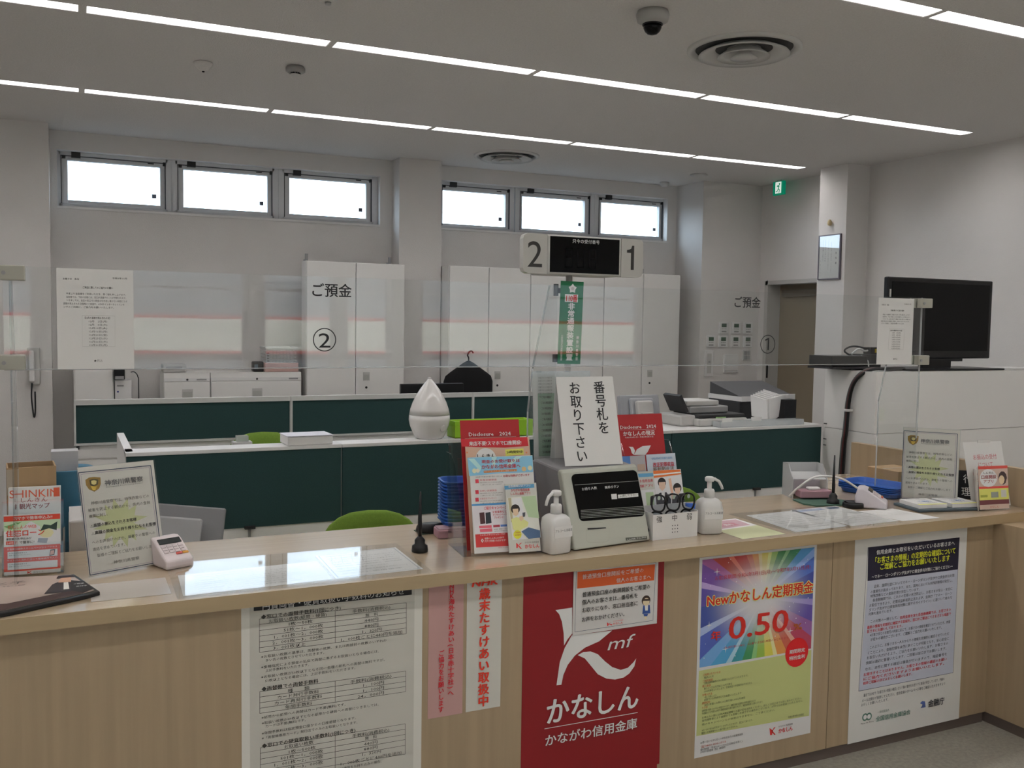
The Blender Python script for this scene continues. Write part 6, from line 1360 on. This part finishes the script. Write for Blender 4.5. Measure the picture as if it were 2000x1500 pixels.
# ================================================================== posters on the counter front
def poster(name, key, O, x1, z1, m, label, cat='poster', x0=0):
    M = Matrix(((1, 0, 0, O[0]), (0, 0, -1, O[1]), (0, 1, 0, O[2]), (0, 0, 0, 1)))
    return M, sheet(key, M, x0*1000, 0, x1*1000, z1*1000, m)
FEEP = mat('grey printed paper', (.60, .58, .52), .7)
def put(name, key, O, w_, h, m, label, cat='poster', extra=None):
    M = Matrix(((1, 0, 0, O[0]), (0, 0, -1, O[1]), (0, 1, 0, O[2]), (0, 0, 0, 1)))
    mb = sheet(key, M, 0, 0, w_*1000, h*1000, m)
    if extra: extra(mb, M)
    return mb.obj(name, label=label, cat=cat)
# the fee list runs below the picture: its full sheet stands on the panel
def feex(mb, M):
    mb.box(.02, .545, -.19, .65, .0002, .0004, mat('greyish print ground', (.41, .395, .345), .7), M)
put('fee_list_poster', None, (.452, -.0008, .25), .565, .65, PAPER, 'fee table poster with black heading on the counter front, leftmost', extra=lambda mb, M: (mb.box(-.002, .567, -.2, 0, -.0006, .0002, mat('warm white poster paper', (.74, .72, .66), .7), M), mb.box(0, .565, 0, .65, .00021, .0003, MATS['warm white poster paper'], M), mb.box(.024, .538, -.19, .65, .0003, .0005, FEEP, M), mb.prints('fee', M, .0006, .0002)))
PINK = mat('pink paper', (.56, .33, .31), .7)
put('paper_strip', 'pink', (1.038, -.0008, .459), .121, .44, PINK, 'pink paper strip with red vertical writing on the counter front', 'notice')
put('paper_strip', 'nhk', (1.171, -.0008, .460), .125, .438, mat('strip white paper', (.66, .64, .58), .7), 'white paper strip with big red characters right of the pink strip', 'notice')
RB = mat('banner red', (.29, .008, .012), .6)
put('red_banner', None, (1.376, -.0008, .14), .565, .758, RB, 'large red banner with white emblem hanging on the counter front', 'banner', extra=lambda mb, M: (mb.box(-.005, .555, -.05, 0, -.0006, .0002, RB, M), mb.prints('red', M)))
M = Matrix(((1, 0, 0, 1.566), (0, 0, -1, -.0445), (0, 1, 0, .668), (0, 0, 0, 1)))
put('orange_notice', 'orange', (1.566, -.004, .668), .347, .232, mat('laminated paper', (.70, .68, .66), .3), 'laminated notice with orange heading overlapping the red banner', 'notice')
# rainbow burst of the deposit poster: printed rays, one pattern on the sheet
def ray(c):
    n_ = 'ray '+c
    if n_ in MATS: return MATS[n_]
    m = mat(n_, [min(.82, x*1.35) for x in lin(c)], .65); nt = m.node_tree; b = nt.nodes['Principled BSDF']
    g = nt.nodes.new('ShaderNodeNewGeometry'); s1 = nt.nodes.new('ShaderNodeVectorMath'); s1.operation = 'SUBTRACT'; s1.inputs[1].default_value = (2.097+.29, 0, .130+.575)
    s2 = nt.nodes.new('ShaderNodeVectorMath'); s2.operation = 'MULTIPLY'; s2.inputs[1].default_value = (1, 0, 1.25); ln = nt.nodes.new('ShaderNodeVectorMath'); ln.operation = 'LENGTH'
    mr = nt.nodes.new('ShaderNodeMapRange'); mr.interpolation_type = 'SMOOTHSTEP'; mr.inputs[1].default_value = .04; mr.inputs[2].default_value = .27
    mx = nt.nodes.new('ShaderNodeMix'); mx.data_type = 'RGBA'; mx.inputs[6].default_value = (.72, .70, .72, 1); mx.inputs[7].default_value = b.inputs['Base Color'].default_value
    nt.links.new(g.outputs['Position'], s1.inputs[0]); nt.links.new(s1.outputs[0], s2.inputs[0]); nt.links.new(s2.outputs[0], ln.inputs[0]); nt.links.new(ln.outputs['Value'], mr.inputs[0])
    nt.links.new(mr.outputs[0], mx.inputs[0]); nt.links.new(mx.outputs[2], b.inputs['Base Color']); return m
def burst(mb, M):
    W, H, z0 = .556, .755, .345
    cx, cy = .30, .575; cols = ['#b03028', '#d0802c', '#c8c848', '#6aa048', '#2f7a3c', '#4a8cb8', '#3c60b0', '#5a4898', '#7a58a0', '#a04878']
    def clip(ang):
        dx, dy = math.cos(ang), math.sin(ang); ts = []
        if dx > 0: ts.append((W-.006-cx)/dx)
        if dx < 0: ts.append((.012-cx)/dx)
        if dy > 0: ts.append((H-.004-cy)/dy)
        if dy < 0: ts.append((z0-cy)/dy)
        t_ = min(ts); return cx+dx*t_, cy+dy*t_
    mb.flat([(.012, z0), (W-.006, z0), (W-.006, H-.004), (.012, H-.004)], .0004, ink('#5a6cb0'), M)
    seq = [('#4a68b4', 10), ('#7a98cc', 5), ('#4c86b8', 8), ('#3a7a58', 9), ('#78a878', 4), ('#2f7a40', 9), ('#84a850', 8), ('#c8cc78', 5), ('#c8b848', 9), ('#d8bc88', 5), ('#c8843c', 8), ('#b86048', 7), ('#a82c28', 12), ('#c86c5c', 4), ('#a04038', 9), ('#98588c', 6), ('#6a4890', 10), ('#a890c0', 4), ('#5a4c98', 12), ('#3c4c90', 14), ('#98a8cc', 5), ('#4a5ca8', 12), ('#6898c8', 8), ('#4a94c0', 9), ('#98bcd0', 4), ('#3c8c98', 9), ('#408858', 9), ('#7cb070', 5), ('#8cac48', 9), ('#c8c050', 9), ('#e0c890', 4), ('#c88848', 9), ('#b85c48', 8), ('#d09888', 4), ('#a84058', 10), ('#885890', 9), ('#5c4c98', 12), ('#8c80b8', 5), ('#5058a0', 12), ('#404c98', 10)]
    tot = sum(a for _, a in seq); ang = R(18); end = ang
    for c, a in seq:
        a1 = ang+2*math.pi*a/tot; p0, p1 = clip(ang), clip(a1); pts = [(cx, cy), p0]
        for q in ((W-.006, z0), (W-.006, H-.004), (.012, H-.004), (.012, z0)):
            for tw in (0, 2*math.pi):
                aq = math.atan2(q[1]-cy, q[0]-cx) % (2*math.pi)+tw
                if ang < aq < a1: pts.append(q)
        pts.append(p1); mb.flat(pts, .0006, ray(c), M); ang = a1
    for r_, c, z in ():
        pts = []
        for i in range(80): q = 2*math.pi*i/80; f_ = 1+(.28 if i % 2 else -.12)+.1*math.sin(i*2.7); pts.append((cx+r_*f_*1.15*math.cos(q), cy+r_*.72*f_*math.sin(q)))
        mb.flat(pts, z, ink(c), M)
    rnd = random.Random(3)
    for i in range(44):
        x, y = rnd.uniform(.02, W-.02), rnd.uniform(z0+.01, H-.012); r_ = rnd.uniform(.001, .0026); mb.flat([(x+r_*math.cos(a), y+r_*math.sin(a)) for a in range(0, 6)], .0009, ink('#e8e8e8'), M)
    for x, y in ((.05, .50), (.08, .70), (.44, .43), (.13, .40)):
        mb.flat([(x+(.016 if a % 2 == 0 else .0025)*math.cos(a*math.pi/4), y+(.016 if a % 2 == 0 else .0025)*math.sin(a*math.pi/4)) for a in range(8)], .00095, ink('#e8e8e8'), M)
    mb.flat([(.006, .085), (W-.004, .072), (W-.004, z0-.006), (.01, z0-.012)], .0005, mat('ink lime paper', (.58, .62, .25), .7), M)
    mb.prints('dep', M, .0012, .00012)
put('deposit_poster', None, (2.097, -.0008, .130), .562, .76, mat('coated poster paper', (.74, .73, .72), .5), 'rainbow burst poster advertising 0.50 percent on the counter front', extra=burst)
put('notice_poster', None, (2.86, -.0008, .047), .645, .846, mat('poster white paper', (.73, .72, .69), .65), 'tall white poster with dark blue heading near the right corner', extra=lambda mb, M: mb.prints('kin', M))
